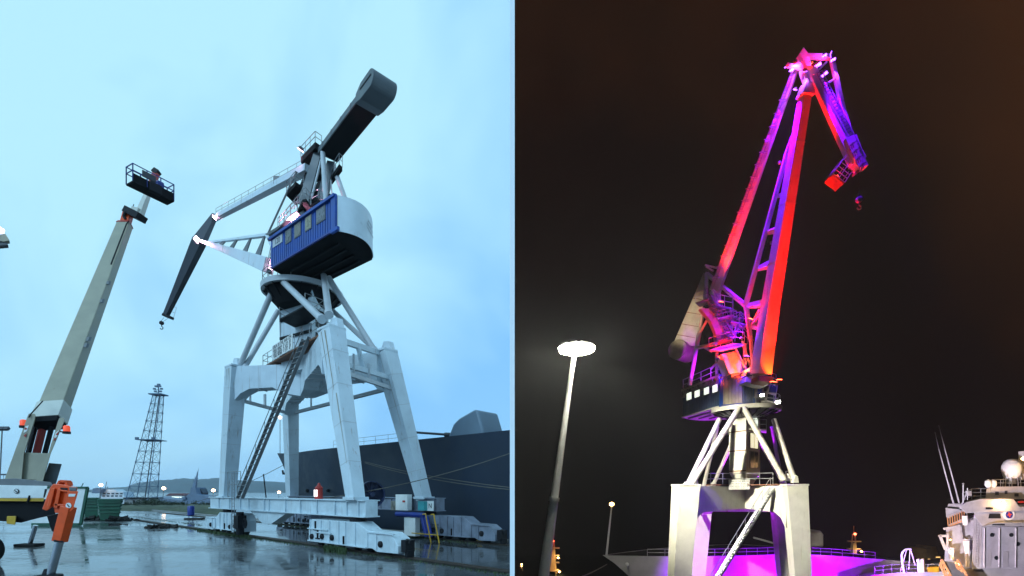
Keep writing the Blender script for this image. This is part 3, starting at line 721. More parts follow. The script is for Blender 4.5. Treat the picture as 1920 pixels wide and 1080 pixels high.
# counterweight arm
ca = V((.68, -.733, 0)).normalized(); cb = V((.733, .68, 0)).normalized()
c0 = V((-15.85, 41.3, 32.6))
MB().box(c0 + ca * 4.1 + Zv * .25, (8.2, 1.7, .5), ax=(ca, cb, Zv)).build('counterweight_arm', M['cwgrey'], cr1, bevel=.03)
MB().box(c0 + ca * 3.9 - Zv * .03, (7.4, 1.56, .06), ax=(ca, cb, Zv)).build('arm_underside', M['under'], cr1)  # dark sheet carrying the shade under the arm
for i in range(4): MB().box(c0 + ca * (1.0 + 1.8 * i) - cb * .86 + Zv * .25, (.06, .05, .5), ax=(ca, cb, Zv)).build('arm_seam', M['grey'], cr1)
pr = [(7.3, -.10), (8.2, -.3), (9.6, -.32)] + [(9.6 + .62 * math.cos(t), .3 + .62 * math.sin(t)) for t in [-.5 * math.pi + math.pi * i / 12 for i in range(1, 12)]] + [(9.6, .92), (8.2, .88), (7.4, .52)]
MB().prism([c0 + ca * t + Zv * z - cb * .92 for t, z in pr], cb * 1.84).build('counterweight', M['cwgrey'], cr1, bevel=.04)
MB().box(c0 + ca * 9.0 - cb * .93 + Zv * .42, (1.7, .04, .1), ax=(ca, cb, Zv)).build('weight_slot', M['dark'], cr1)
# upper tie with its catwalk
ua, ub = P(578, 316, 42.3), P(402, 410, 54)
MB().beam(ua, ub, .62, .7, .42, .5, up=(.5, .8, 0)).build('upper_tie', M['white'], cr1, bevel=.02)
un = V((-.03, .1, 1))
railing([ua.lerp(ub, f) + Zv * .3 for f in (.02, .5, .98)], .75, cr1, gap=1.5, r=.02)
MB().box(ua.lerp(ub, .28) + Zv * .35, (.5, .5, .75)).build('sheave_box', M['grey'], cr1)
# jib
j0, j1, j2 = P(403, 404, 53.8), P(374, 452, 52.2), P(311, 592, 57)
MB().beam(j0, j1, .42, .5, 1.15, .7).build('jib_head', M['jib'], cr1)
MB().beam(j1, j2, 1.2, .8, .45, .5).build('jib', M['jib'], cr1, bevel=.02)
MB().path([j1 + V((-.75, 0, .2)), j2 + V((-.35, 0, .2))], .035).build('jib_rope', M['dark'], cr1)
MB().box(j2 + V((.25, 0, -.1)), (1.0, .7, .3), ax=(V((.93, 0, -.36)), V((0, 1, 0)), V((.36, 0, .93)))).build('jib_tip', M['dark'], cr1)
railing([j2 + V((-.3, .2, .1)), j2 + V((.75, .2, -.2))], 1.3, cr1, r=.02, gap=.5, up=(.3, 0, .95))
hk = P(303, 608, 57)
for o in (-.3, .3): MB().tube(j2 + V((.1 + o, 0, -.2)), hk + V((o * .5, 0, .3)), .018, n=5).build('hoist_rope', M['dark'], cr1)
def hook(c, parent, s=1.0, mat=None):
    mb = MB().lathe(c + Zv * .2 * s, [(.12 * s, -.22 * s), (.3 * s, -.16 * s), (.3 * s, .16 * s), (.12 * s, .22 * s)], 16, ax=(Vector((1, 0, 0)), Zv, Vector((0, -1, 0))))
    pts = [c + V((.0, 0, -.1)) * s, c + V((0, 0, -.35)) * s] + [c + V((.22 * math.cos(t), 0, -.58 + .22 * math.sin(t))) * s for t in [math.pi * (.5 - .16 * i) for i in range(10)]]
    mb.path(pts, .06 * s, 8); return mb.build('hook_block', mat or M['dark'], parent, smooth=True)
hook(hk, cr1, .75)
# lit floodlights on the crane
for q, d, aim, pw_ in (((369, 449), 51.2, (430, 470), 140), ((402, 408), 53.2, (470, 370), 150), ((541, 441), 40.4, (556, 405), 3200), ((563, 281), 42, (545, 320), 150), ((506, 507), 41.3, (520, 492), 80)):
    p = P(*q, d)
    floodlight(p, P(*aim, d - .8) if d > 45 else P(*aim, d + .5), cr1, G['pink'], +.7 if q[0] == 369 else .5, light=((1, .4, .62), pw_, 110, .6, .15))
# red lamp standing on the sill
lp = QP(N1, 598, 3.4)
rl_ = thing('signal_lantern', 'small red lantern with two lit white panels standing on the crane sill beam', 'lantern', lp)
MB().lathe(lp, [(.30, 0), (.30, .1), (.26, .12), (.26, .78), (.3, .8), (.12, 1.0), (.08, 1.15), (.0, 1.17)], 14).build('lamp_body', M['red'], rl_, smooth=True)
for o in (-.13, .13): MB().box(lp + RD * o - ND * .25 + Zv * .42, (.15, .06, .5), ax=(RD, ND, Zv)).build('signal_panel', G['signal'], rl_)
MB().beam(QP(N1, 499, 3.4), QP(N1, 494, 5.4), .07, .07).build('lever', M['dark'], cr1)
# ---- aerial lift truck at the left
lift = thing('aerial_lift_truck', 'tan telescopic aerial lift truck with orange outrigger, basket raised high at the left', 'lift truck', (-29.5, 29, 0))
X_, Y_ = V((1, 0, 0)), V((0, 1, 0))
def slabpx(name, pts, d, dep, mat, parent, bev=0.02):
    """plate whose front outline is seen at these picture places at depth d, dep metres thick"""
    return MB().prism([P(x, y, d) for x, y in pts], V((-.95, 1, 0)) * dep).build(name, mat, parent, bevel=bev)
ba, bb_ = P(93, 787, 30.4), P(234, 422, 43.0)
bu = V((-.25, .95, .2))
MB().beam(ba, bb_, 1.36, .8, 1.0, .62, up=bu).build('telescopic_boom', M['tan'], lift, bevel=.05)
bd_ = (bb_ - ba).normalized()
MB().beam(ba - bd_ * .1, ba + bd_ * 1.25, 1.5, .95, 1.46, .92, up=bu).build('boom_collar', M['cream'], lift, bevel=.03)
MB().beam(ba - bd_ * .5, ba - bd_ * .1, 1.4, .85, up=bu).build('boom_end_plate', M['under'], lift)
mk = MB()
for f in (.30, .33, .52, .62): 
    p = ba.lerp(bb_, f) + V((.85 - .3 * f, -.2, 0)); mk.box(p, (.22, .3, .45), ax=(X_, bu, bd_))
mk.build('boom_bracket', M['grey'], lift)
MB().path([ba.lerp(bb_, .72) + V((.62, -.5, 0)), ba.lerp(bb_, .985) + V((.62, -.5, 0)), bb_ + bd_ * .35 + V((.5, -.3, 0))], .05).build('hydraulic_hose', M['rubber'], lift)
MB().beam(bb_ - bd_ * .05, bb_ + bd_ * .28, 1.08, .7, .9, .6, up=bu).build('boom_nose', M['red'], lift, bevel=.03)
bq = bb_ + bd_ * .28; b2 = P(241, 399, 43.6)
MB().beam(bq, b2, .6, .6, .62, .6, up=bu).build('inner_boom', M['orange'], lift, bevel=.02)
MB().path([P(236, 412, 43), P(232, 405, 43), P(236, 397, 43), P(243, 398, 43)], .12, 8).build('hose_loop', M['rubber'], lift)
MB().beam(P(240, 396, 43.5), P(266, 409, 43.0), .55, .9).build('pivot_plate', M['dark'], lift)
MB().tube(P(247, 394, 43.4), P(251, 383, 43.4), .03).build('antenna', M['dark'], lift)
MB().beam(P(250, 396, 43.3), P(263, 399, 43.2), .62, .6).beam(P(261, 404, 43.2), P(281, 354, 44.5), .52, .5, .36, .36).build('fly_jib', M['cream'], lift, bevel=.03)
MB().beam(P(281, 356, 44.4), P(294, 322, 44.9), .5, .45, .42, .4).build('jib_head', M['red'], lift, bevel=.02)
MB().beam(P(290, 326, 44.8), P(296, 320, 44.9), .5, .5).build('jib_cap', M['dark'], lift)
# basket, level, running away to the right
k0, k1 = PH(249, 339, 29.6), PH(326, 377, 29.6)
kx = (k1 - k0); kx.z = 0; kl = kx.length; kx.normalize(); ky = V((-kx.y, kx.x, 0))
if ky.y < 0: ky = -ky
kc = (k0 + k1) / 2; kc.z = 29.6
bk = MB().box(kc + ky * .5 - Zv * .02, (kl, 1.1, .14), ax=(kx, ky, Zv)).box(kc - Zv * -.33, (kl, .05, .66), ax=(kx, ky, Zv)).build('basket_floor', M['under'], lift)
q = [kc + kx * (s * kl / 2) + ky * t for s, t in ((-1, 0), (1, 0), (1, 1.05), (-1, 1.05), (-1, 0))]
railing(q, 1.45, lift, 'basket_rail', M['bluep'], .045, .95, (.62,))
MB().box(kc - kx * (kl * .12) + Zv * 1.05, (1.0, .12, .5), ax=(kx, ky, Zv)).build('control_box', M['jib'], lift)
MB().box(kc + kx * (kl * .2) + ky * .4 + Zv * .9, (.55, .5, .75), ax=(kx, ky, Zv)).build('tool_bag', M['bluep'], lift, bevel=.1)
MB().box(kc + kx * (kl * .02) + Zv * .25, (.9, .5, .8), ax=(kx, ky, Zv)).build('basket_mount', M['dark'], lift, bevel=.05)
# turret: two side arms, lower body, lifting rams
dT = 29.2
slabpx('turret_arm', ((8, 900), (40, 905), (45, 850), (66, 784), (66, 776), (54, 775), (51, 782)), dT, .5, M['tan'], lift)
slabpx('turret_arm', ((80, 904), (95, 850), (121, 788), (120, 783), (111, 784), (108, 792), (92, 846), (66, 904)), dT, .5, M['tan'], lift)
slabpx('turret_body', ((28, 899), (39, 848), (91, 850), (80, 900)), dT + .2, 1.4, M['tan'], lift)
slabpx('hazard_plate', ((44, 812), (47, 800), (54, 797), (51, 808)), dT - .02, .02, M['sign'], lift, 0)
slabpx('hazard_stripe', ((46, 806), (47, 801), (51, 804)), dT - .045, .02, M['red'], lift, 0)
slabpx('hazard_stripe', ((44, 817), (50, 812), (48, 820)), dT - .045, .02, M['red'], lift, 0)
slabpx('hazard_plate', ((100, 825), (104, 812), (111, 806), (107, 818)), dT - .02, .02, M['sign'], lift, 0)
slabpx('hazard_stripe', ((104, 815), (110, 809), (108, 816)), dT - .045, .02, M['red'], lift, 0)
slabpx('hazard_stripe', ((100, 826), (102, 820), (106, 824)), dT - .045, .02, M['red'], lift, 0)
MB().tube(P(68, 852, 30.3), P(81, 798, 30.4), .20, n=14).build('lifting_ram', M['red'], lift, smooth=True)
for a, b in (((53, 850), (66, 800)), ((84, 850), (97, 800))): MB().beam(P(*a, 30.2), P(*b, 30.2), .17, .2).build('ram_guard', M['dark'], lift)
slabpx('counter_box', ((78, 907), (92, 868), (116, 870), (104, 910)), dT + .6, 1.0, M['grey'], lift)
slabpx('side_box', ((16, 884), (20, 866), (27, 858), (24, 880)), dT + .1, .6, M['grey'], lift)
for (x, y), br_ in (((44, 795), 1), ((125, 806), -1)):
    c = P(x, y, dT + .1)
    MB().lathe(c, [(.17, -.1), (.17, .18), (.12, .26), (0, .28)], 14).build('beacon', G['beacon'], lift, smooth=True)
    MB().lathe(c, [(.2, -.24), (.2, -.1), (.05, -.1)], 14).tube(c - Zv * .18, c + X_ * (br_ * .4) - Zv * .1, .04).build('beacon_bracket', M['rubber'], lift)
MB().path([P(80, 752, 30), P(70, 763, 29.5), P(58, 776, 29.2), P(54, 783, 29.1)], .035).build('cable', M['rubber'], lift)
# chassis
dC = 26.0
slabpx('deck', ((-30, 899), (30, 897), (95, 904), (100, 911), (-30, 909)), dC, 5, M['grey'], lift)
sp_ = slabpx('side_panel', ((-30, 909), (89, 911), (84, 933), (-30, 934)), dC - .1, .3, M['sign'], lift)
slabpx('side_panel_end', ((84, 917), (89, 917), (84, 933), (81, 933)), dC - .14, .03, M['ink'], lift, 0)
c = P(31, 921, dC - .13)
pr_ = MB().lathe(c, [(.13, 0), (.13, .02), (.0, .02)], 20, ax=(X_, Zv, -Y_)).build('tow_symbol', M['ink'], sp_)
MB().lathe(c - Y_ * .02, [(.10, 0), (.10, .01), (.0, .01)], 20, ax=(X_, Zv, -Y_)).build('symbol_face', M['sign'], sp_)
MB().path([c + V((-.06, -.045, .06)), c + V((0, -.045, 0)), c + V((.02, -.045, -.05)), c + V((.06, -.045, -.02))], .018).build('symbol_hook', M['ink'], sp_)
slabpx('marker_strip', ((-30, 934), (83, 934), (81, 940), (-30, 939)), dC - .06, .2, M['yellow'], lift, 0)
MB().tube(P(52, 941, dC - .1), P(56, 929, dC - .1), .05).build('marker_post', M['dark'], lift)
slabpx('chassis', ((-40, 940), (104, 940), (104, 962), (98, 985), (88, 968), (70, 972), (40, 980), (-40, 974)), dC + .2, 7, M['under'], lift)
slabpx('step_plate', ((13, 968), (30, 968), (28, 984), (12, 982)), dC - .1, .4, M['yellow'], lift)
for px, d in ((-24, 26.4), (-30, 33)):
    w0 = P(px, 968, d); w0.z = .75
    w_0 = MB().lathe(w0, [(.4, -.25), (.72, -.25), (.78, -.15), (.78, .15), (.72, .25), (.4, .25)], 28, ax=(X_, Zv, -Y_)).build('wheel', M['rubber'], lift, smooth=True)
    MB().lathe(w0, [(.42, .22), (.3, .1), (.12, .2), (0, .22)], 18, ax=(X_, Zv, -Y_)).build('rim', M['grey'], w_0)
# orange outrigger
dO = 22.1
slabpx('outrigger_box', ((79, 955), (94, 914), (100, 907), (116, 908), (146, 914), (136, 948), (128, 951), (118, 962), (103, 962), (101, 948), (88, 958)), dO, 1.2, M['orange'], lift, .04)
slabpx('outrigger_plate', ((120, 955), (127, 921), (147, 921), (137, 955), (132, 960)), dO - .16, .13, M['orange'], lift)
for pts in (((88, 950), (97, 915), (103, 915), (94, 951)), ((100, 952), (108, 916), (114, 917), (107, 953)), ((100, 948), (101, 944), (122, 946), (121, 950)), ((113, 918), (128, 920), (127, 923), (112, 921))):
    slabpx('outrigger_rib', pts, dO - .14, .12, M['orange'], lift)
slabpx('outrigger_opening', ((129, 926), (142, 926), (140, 931), (128, 931)), dO - .19, .02, M['sign'], lift, 0)
c = P(129, 948, dO - .17); MB().lathe(c, [(.13, 0), (.13, .02), (.0, .02)], 20, ax=(X_, Zv, -Y_)).build('warning_disc', M['sign'], lift)
MB().beam(c + V((-.05, -.03, .06)), c + V((.05, -.03, -.06)), .04, .015).build('disc_mark', M['ink'], lift)
slabpx('dark_slot', ((113, 914), (127, 915), (126, 920), (113, 919)), dO - .02, .02, M['ink'], lift, 0)
lf = MB()
o0, o1, o2, o3 = P(113, 909, dO + .3), P(117, 902, dO + .3), P(128, 903, dO + .3), P(130, 911, dO + .3)
lf.beam(o0, o1, .1, .3).beam(o1, o2, .1, .3).beam(o2, o3, .1, .3).build('lifting_lug', M['orange'], lift)
slabpx('valve_block', ((130, 913), (144, 914), (143, 921), (130, 920)), dO - .17, .2, M['grey'], lift)
MB().beam(P(129, 950, dO), P(112, 1015, dO), .42, .42).build('outrigger_leg', M['orange'], lift, bevel=.02)
pe = P(90, 1088, dO)
MB().tube(P(113, 1010, dO), P(91, 1092, dO), .165, n=16).build('outrigger_ram', M['chrome'], lift, smooth=True)
MB().lathe(V((P(91, 1083, dO).x - .05, dO, 0)), [(.55, .005), (.55, .10), (.2, .16), (.12, .4)], 20).build('outrigger_pad', M['dark'], lift)
slabpx('leg_collar', ((100, 1012), (119, 1015), (120, 1018), (101, 1016)), dO - .25, .5, M['dark'], lift, 0)
slabpx('underslung_gear', ((88, 968), (120, 962), (110, 985), (106, 1000), (97, 996)), dO + .5, .8, M['under'], lift)
dF = 34.5
fp = P(55, 1024, dF); fp.z = 0
MB().tube(fp + V((.05, 0, .2)), P(67, 985, dF), .14, n=12).build('outrigger_ram', M['chrome'], lift, smooth=True)
MB().box(fp + Zv * .10, (1.5, .8, .19)).build('outrigger_pad', M['rubber'], lift, bevel=.03)

# ---- site cabin, skips, debris
dK = 54.5
scb = thing('site_cabin', 'white panelled site cabin with green frame behind the orange outrigger', 'cabin', P(120, 986, dK))
z0, z1 = .02, 4.35
def kp(px, z): q = P(px, 900, dK); return V((q.x, dK, z))
MB().prism([kp(60, z0), kp(151, z0), kp(164, z1), kp(60, z1)], V((-2.8, 3, 0))).build('cabin_wall', M['sign'], scb)
fb = MB()
fb.beam(kp(151, z0 + .1), kp(164.2, z1), .28, .2).beam(kp(60, z1), kp(165, z1), .22, .2).beam(kp(60, z0 + .15), kp(152, z0 + .15), .3, .2)
fb.build('cabin_frame', M['green'], scb)
MB().beam(kp(153, z1 + .12), kp(156, z1 + .5), .06, .06).build('roof_fitting', M['green'], scb)
def skip(px0, px1, pxb0, pxb1, yt, yb, label):
    d = CZ * F / (yb - HZ); q = P((pxb0 + pxb1) / 2, yb, d); q.z = 0
    s = thing('waste_skip', label, 'skip', q, 'green ribbed skips on the quay')
    zt = CZ - (yt - HZ) / F * d
    x0, x1, b0, b1 = [P(p, 900, d).x for p in (px0, px1, pxb0, pxb1)]
    mb = MB(); dp = 4.5
    lo = [V((b0, d, .05)), V((b1, d, .05)), V((b1 - .84 * dp, d + dp - .6, .05)), V((b0 - .84 * dp, d + dp - .6, .05))]
    hi = [V((x0, d - .4, zt)), V((x1, d - .4, zt)), V((x1 - .84 * dp, d + dp, zt)), V((x0 - .84 * dp, d + dp, zt))]
    mb.add(lo + hi, [(3, 2, 1, 0)] + [(i, (i + 1) % 4, 4 + (i + 1) % 4, 4 + i) for i in range(4)])
    mb.build('skip_body', M['green'], s)
    for f in (.38, .55, .72, .88, .995):
        a = lo[0].lerp(hi[0], f); b = lo[1].lerp(hi[1], f); o = V((0, -.06, 0))
        MB().beam(a + o, b + o, .16 if f < .99 else .22, .16).build('skip_rib', M['green'], s)
        c = lo[2].lerp(hi[2], f); o = V((.06, 0, 0)); MB().beam(b + o, c + o, .16, .16, up=(1, 0, 0)).build('skip_rib', M['green'], s)
    return s
skip(158, 186.5, 160, 184, 934, 970, 'green ribbed waste skip half hidden between the site cabin and another skip')
skip(188, 233, 189, 222, 936.5, 976, 'green ribbed waste skip with flared sides in front of the white ferry')
def heap(px, py, wpx, hpx, n, label, name='debris_heap', cat='debris'):
    d = CZ * F / (py - HZ); c = P(px, py, d); c.z = 0; rr = random.Random(px)
    mb = MB()
    for i in range(n):
        ang = rr.uniform(0, 6.28); w = wpx * d / F / 2
        x = rr.gauss(0, .45) * w; h = max(.05, hpx * d / F * (1 - abs(x) / w) * rr.uniform(.2, 1))
        ax = V((math.cos(ang), math.sin(ang), rr.uniform(-.5, .5))).normalized(); ay = ax.orthogonal().normalized()
        mb.box(c + V((x, rr.uniform(-.5, .8), h * .5)), (rr.uniform(.3, 1.1), rr.uniform(.15, .5), rr.uniform(.1, .35)), ax=(ax, ay, ax.cross(ay)))
    o = mb.build(name, M['rubble'], base=c); tag(o, label, cat, kind='stuff'); return o
heap(221, 977, 48, 14, 46, 'dark heap of scrap lying at the foot of the right green skip')
heap(180, 975, 30, 12, 20, 'dark scrap in the gap between the two green skips')
heap(298, 990, 52, 7, 34, 'low strip of dark debris lying beside the crane rail')
# blue drum on its stand
dB = 4 * F / (974 - HZ); qb = P(358, 974, dB); qb.z = 0
drum = thing('blue_tank', 'small blue tank on short legs standing beyond the crane rail', 'tank', qb)
MB().lathe(qb + Zv * .55, [(.0, -.12), (.3, -.05), (.42, .05), (.42, 1.25), (.36, 1.34), (0, 1.36)], 18).build('tank_body', M['bluep'], drum, smooth=True)
for s in (-.28, .28): MB().tube(qb + V((s, 0, .2)), qb + V((s, 0, .55)), .05).build('leg', M['bluep'], drum)
MB().box(qb + V((.5, 0, .1)), (2.3, 1.0, .2)).build('base_slab', M['rubble'], drum)
# ---- green spit of land beyond the quay
gm, t, b = new_mat('rough_grass')
b.inputs['Roughness'].default_value = .95
c_ = nd(t, 'ShaderNodeTexCoord'); n_ = nd(t, 'ShaderNodeTexNoise', i_Scale=.25, i_Detail=8.0, i_Roughness=.7); t.links.new(c_.outputs['Object'], n_.inputs['Vector'])
r_ = nd(t, 'ShaderNodeValToRGB'); r_.color_ramp.elements[0].color = (.02, .03, .015, 1); r_.color_ramp.elements[1].color = (.09, .10, .045, 1); r_.color_ramp.elements[0].position = .35; r_.color_ramp.elements[1].position = .68
t.links.new(n_.outputs[0], r_.inputs[0]); t.links.new(r_.outputs[0], b.inputs['Base Color']); M['grass'] = gm
def spit():
    vs, fs = [], []; cols = 60; rows = 9; rr = random.Random(3)
    for j in range(rows):
        g = j / (rows - 1)
        for i in range(cols):
            px = 190 + (430 - 190) * i / (cols - 1); d = 92 + 46 * g - (8 if px > 330 else 0) * (1 - g)
            q = P(px, 920, d); h = -.25 + .85 * math.sin(g * math.pi) ** .6 + rr.uniform(-.12, .12)
            if g in (0, 1): h = -2.6 if g else -.6
            vs.append(V((q.x, d, h)))
    for j in range(rows - 1): fs += [(j * cols + i, j * cols + i + 1, (j + 1) * cols + i + 1, (j + 1) * cols + i) for i in range(cols - 1)]
    return MB().add(vs, fs)
tag(spit().build('grass_bank', M['grass'], smooth=True), kind='structure')
M['leaf'] = paint('dark_scrub_leaves', (0.035, 0.05, 0.022), .8, grime=.5, scale=1.5)
def scrub():
    rr = random.Random(11); mb = MB()
    for k in range(80):
        px = rr.choice((rr.uniform(232, 300), rr.uniform(275, 345), rr.uniform(240, 420))); d = rr.uniform(112, 130); q = P(px, 920, d)
        s = rr.uniform(.35, 1.25) * (1.2 if 248 < px < 300 else .75)
        for i in range(48):
            v = V((rr.gauss(0, .55), rr.gauss(0, .55), abs(rr.gauss(.1, .5)))) * s + V((q.x, d, .35))
            a = V((rr.uniform(-1, 1), rr.uniform(-1, 1), rr.uniform(-.3, 1))).normalized() * .28; b = a.orthogonal().normalized() * .16
            mb.add([v, v + a * .5 + b, v + a, v + a * .5 - b], [(0, 1, 2, 3)])
    return mb
tag(scrub().build('scrub', M['leaf']), kind='stuff')
M['blade'] = paint('wet_grass_blades', (0.05, 0.085, 0.025), .7, grime=.4, scale=3)
def tufts():
    rr = random.Random(5); mb = MB()
    for px0, px1, nn, off, cnt, hh in ((370, 470, N1, -.75, 900, .22), (470, 560, N1, -.6, 200, .12), (608, 648, N1, -1.0, 900, .34), (560, 955, N1, -.5, 500, .10), (300, 400, N1, -.5, 300, .14), (500, 900, N2, -.7, 500, .14), (250, 380, N1 + 2.2, 0, 260, .12)):
        for i in range(cnt):
            q = QP(nn + off + rr.gauss(0, .22), rr.uniform(px0, px1)); h = hh * rr.uniform(.4, 1.3); an = rr.uniform(0, 6.28)
            w = V((math.cos(an), math.sin(an), 0)) * .03; l = V((rr.uniform(-1, 1), rr.uniform(-1, 1), 0)) * h * .4
            mb.add([q - w, q + w, q + l + Zv * h], [(0, 1, 2)])
    return mb
tag(tufts().build('grass', M['blade']), kind='stuff')
# ---- lattice tower (leaning away to the right as it rises)
dL = 150.0
tb, tt = P(266, 938, dL), P(297, 741, dL)
tw = thing('lattice_tower', 'tall slender steel lattice tower with lamps on its head platform behind the green bank', 'tower', tb)
def tpt(i, f):
    sx_, sy_ = ((-1, -1), (1, -1), (1, 1), (-1, 1))[i % 4]; w = (4.6 + (1.62 - 4.6) * f) * .78; c = tb.lerp(tt, f)
    return c + V((sx_ * w * .93 - sy_ * w * .25, sy_ * w * .9, 0))
lv = [0, .13, .25, .36, .465, .565, .66, .75, .835, .915, 1.0]
for i in range(4): MB().tube(tpt(i, 0), tpt(i, 1), .11, n=6).build('tower_leg', M['ltower'], tw)
for a, b in zip(lv[:-1], lv[1:]):
    rg = MB(); br2 = MB()
    for i in range(4):
        rg.tube(tpt(i, b), tpt(i + 1, b), .075, n=5); br2.tube(tpt(i, a), tpt(i + 1, b), .042, n=5)
        br2.tube(tpt(i + 1, a), tpt(i, b), .042, n=5)
        rg.box(tpt(i, b), (.3, .3, .3))
    rg.build('tower_ring', M['ltower'], tw); br2.build('tower_brace', M['ltower'], tw)
MB().tube(tpt(1, 0) - V((.9, 0, 0)), tpt(1, 1) - V((.3, 0, 0)), .14, n=6).build('cable_tray', M['jib'], tw)
MB().box(tt + Zv * .15, (3.9, 3.4, .35)).build('head_platform', M['ltower'], tw)
MB().box(tb.lerp(tt, .565) + Zv * .2, (6.2, 5.2, .2)).box(tb.lerp(tt, .565) + V((-2.6, -2.4, .6)), (.9, .5, .6)).box(tb.lerp(tt, .565) + V((2.4, -2.4, .6)), (.8, .5, .6)).build('mid_platform', M['ltower'], tw)
hm = MB().tube(tt, tt + Zv * 2.9, .16)
for z, w in ((.9, 1.6), (1.7, 2.2), (2.5, 1.2)):
    hm.tube(tt + V((-w * .5, 0, z)), tt + V((w * .5, 0, z + .1)), .07)
    for s in (-.5, .5): hm.box(tt + V((w * s, -.2, z + .25)), (.7, .4, .5))
hm.box(tt + V((.1, 0, 3.1)), (.8, .5, .9)).build('lamp_head', M['ltower'], tw)
# ---- distant ferry and warship
def fpx(name, pts, d, dep, mat, par): return MB().prism([P(x, y, d) for x, y in pts], V((0, dep, 0))).build(name, mat, par)
fe = thing('ferry', 'white ferry with rows of dark windows moored far beyond the green skips', 'ferry', P(205, 948, 215))
fpx('hull', ((176, 934), (236, 932), (232, 948), (178, 948)), 215, 8, M['ferry'], fe)
fpx('deckhouse', ((187, 923), (194, 920.5), (231, 922), (233, 933), (186, 934)), 216, 6, M['ferry'], fe)
fpx('upper_deckhouse', ((197, 918), (214, 917.5), (220, 921.5), (195, 921)), 216.5, 5, M['ferry'], fe)
wme = MB().box((0, 0, 0), (1.15, .1, .5)).mesh('window', mat=M['glass'])
for r_, y in ((0, 925.5), (1, 930)):
    for i in range(5): inst('window', wme, Matrix.Translation(P(195.5 + i * 8 - r_, y, 215.9)), fe)
MB().tube(P(197, 918, 218), P(200, 903, 218), .12).tube(P(202, 918, 218), P(202, 912, 218), .1).tube(P(196, 914, 218), P(203, 914, 218), .08).build('mast', M['grey'], fe)
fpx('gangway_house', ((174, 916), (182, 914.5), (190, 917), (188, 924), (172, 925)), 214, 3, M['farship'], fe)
ws = thing('warship', 'haze tinted warship with tall pyramid mast moored far beyond the green bank', 'warship', P(345, 948, 205))
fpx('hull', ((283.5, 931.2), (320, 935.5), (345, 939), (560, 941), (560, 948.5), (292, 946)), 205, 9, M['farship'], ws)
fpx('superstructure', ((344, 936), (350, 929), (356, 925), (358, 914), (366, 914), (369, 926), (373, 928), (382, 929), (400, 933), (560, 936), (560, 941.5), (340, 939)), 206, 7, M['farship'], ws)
mm = MB()
mm.beam(P(364, 918, 208), P(371, 884, 208), 1.3, 1.2, .2, .2).tube(P(371, 886, 208), P(372.5, 877, 208), .1, .03)
for y, w in ((897, 5), (902, 7), (907, 6), (911, 8)):
    x = 364 + (918 - y) * .2; mm.box(P(x, y, 208), (w * 208 / F, .6, .4)); mm.tube(P(x - w / 2, y, 208), P(x - w / 2, y - 4, 208), .08)
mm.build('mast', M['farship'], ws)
fpx('funnel', ((372, 930), (370, 919), (376, 916), (380, 924), (379, 930)), 209, 4, M['jib'], ws)
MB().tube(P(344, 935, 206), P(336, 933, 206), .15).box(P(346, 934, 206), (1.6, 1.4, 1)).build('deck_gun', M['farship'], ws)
sh_ = thing('harbour_shed', 'long pale shed with dull red roof and lit front on the far shore', 'shed', P(328, 936, 240))
fpx('wall', ((310, 929), (346, 928), (344, 938), (312, 938)), 240, 6, M['ferry'], sh_)
fpx('roof', ((310, 929), (318, 925), (344, 925), (348, 929)), 239.5, 8, M['roofred'], sh_)
fpx('lit_front', ((322, 931), (342, 932), (340, 937), (322, 936)), 239.8, .1, G['window'], sh_)
hu = thing('tower_hut', 'low grey concrete hut with dark doorway at the foot of the lattice tower', 'hut', P(252, 946, 152))
fpx('wall', ((233, 935), (266, 934), (268, 946), (233, 948)), 149.0, 3, M['concrete'], hu)
fpx('wall', ((267, 935), (286, 935), (290, 946), (267, 947)), 150, 3, M['ferry'], hu)
fpx('roof', ((231, 933), (288, 933), (288, 935), (231, 935)), 148.6, 4, M['dark'], hu)
fpx('doorway', ((249, 938), (253, 938), (253, 946), (249, 946)), 148.9, .1, M['ink'], hu)
for x in (270, 276, 282): fpx('window', ((x, 937), (x + 2.5, 937), (x + 2.5, 941), (x, 941)), 149.9, .1, M['glass'], hu)
# street lamps far off
for px, py, yb, d, lab in ((189, 909.5, 934, 212, 'far street lamp with warm glow above the white ferry'), (307, 915.5, 935, 203, 'far street lamp with warm glow above the warship bow'), (400, 919.5, 936, 203, 'far street lamp with warm glow beside the white crane leg'), (523, 923, 940, 240, 'far street lamp with warm glow seen low behind the crane portal')):
    b_ = P(px - 1.5, yb, d)
    l = thing('street_lamp', lab, 'street lamp', b_, 'lit street lamps on the far shore')
    MB().tube(b_, P(px, py + 1, d), .12, .08).build('post', M['grey'], l)
    MB().lathe(P(px, py, d), [(0, -.65), (.55, -.35), (.75, 0), (.55, .4), (0, .6)], 12).build('lamp', G['warm'], l, smooth=True)
def edge_lamp(head, base_, lab, s, lit):
    l = thing('floodlight_mast', lab, 'floodlight', base_)
    d = head.y
    MB().tube(base_, head, .06 * s, n=8).build('post', M['grey'], l)
    MB().tube(head - X_ * .6 * s, head + X_ * .6 * s, .05 * s).build('crossbar', M['jib'], l)
    for o in (-.55, .0, .55):
        c = head + X_ * (o * s); MB().beam(c + V((0, .1 * s, .1 * s)), c + V((0, -.15 * s, .28 * s)), .42 * s, .3 * s, .5 * s, .4 * s, up=(0, 1, 1)).build('lamp_head', M['jib'], l)
    return l
el = thing('floodlight_mast', 'brown lamp head pair with bright glow cut by the left edge of view', 'floodlight', V((P(-12, 920, 40).x, 40, 0)))
pp = P(-12, 455, 40)
MB().tube(V((pp.x, 40, 0)), pp, .12, n=10).build('post', M['grey'], el)
slabpx('lamp_head', ((-14, 442), (10, 438), (18, 451), (7, 453), (-14, 449)), 40, .5, M['tancw'], el)
slabpx('lamp_head', ((-14, 455), (12, 454.5), (15.5, 459.5), (-14, 462)), 40.1, .5, M['jib'], el)
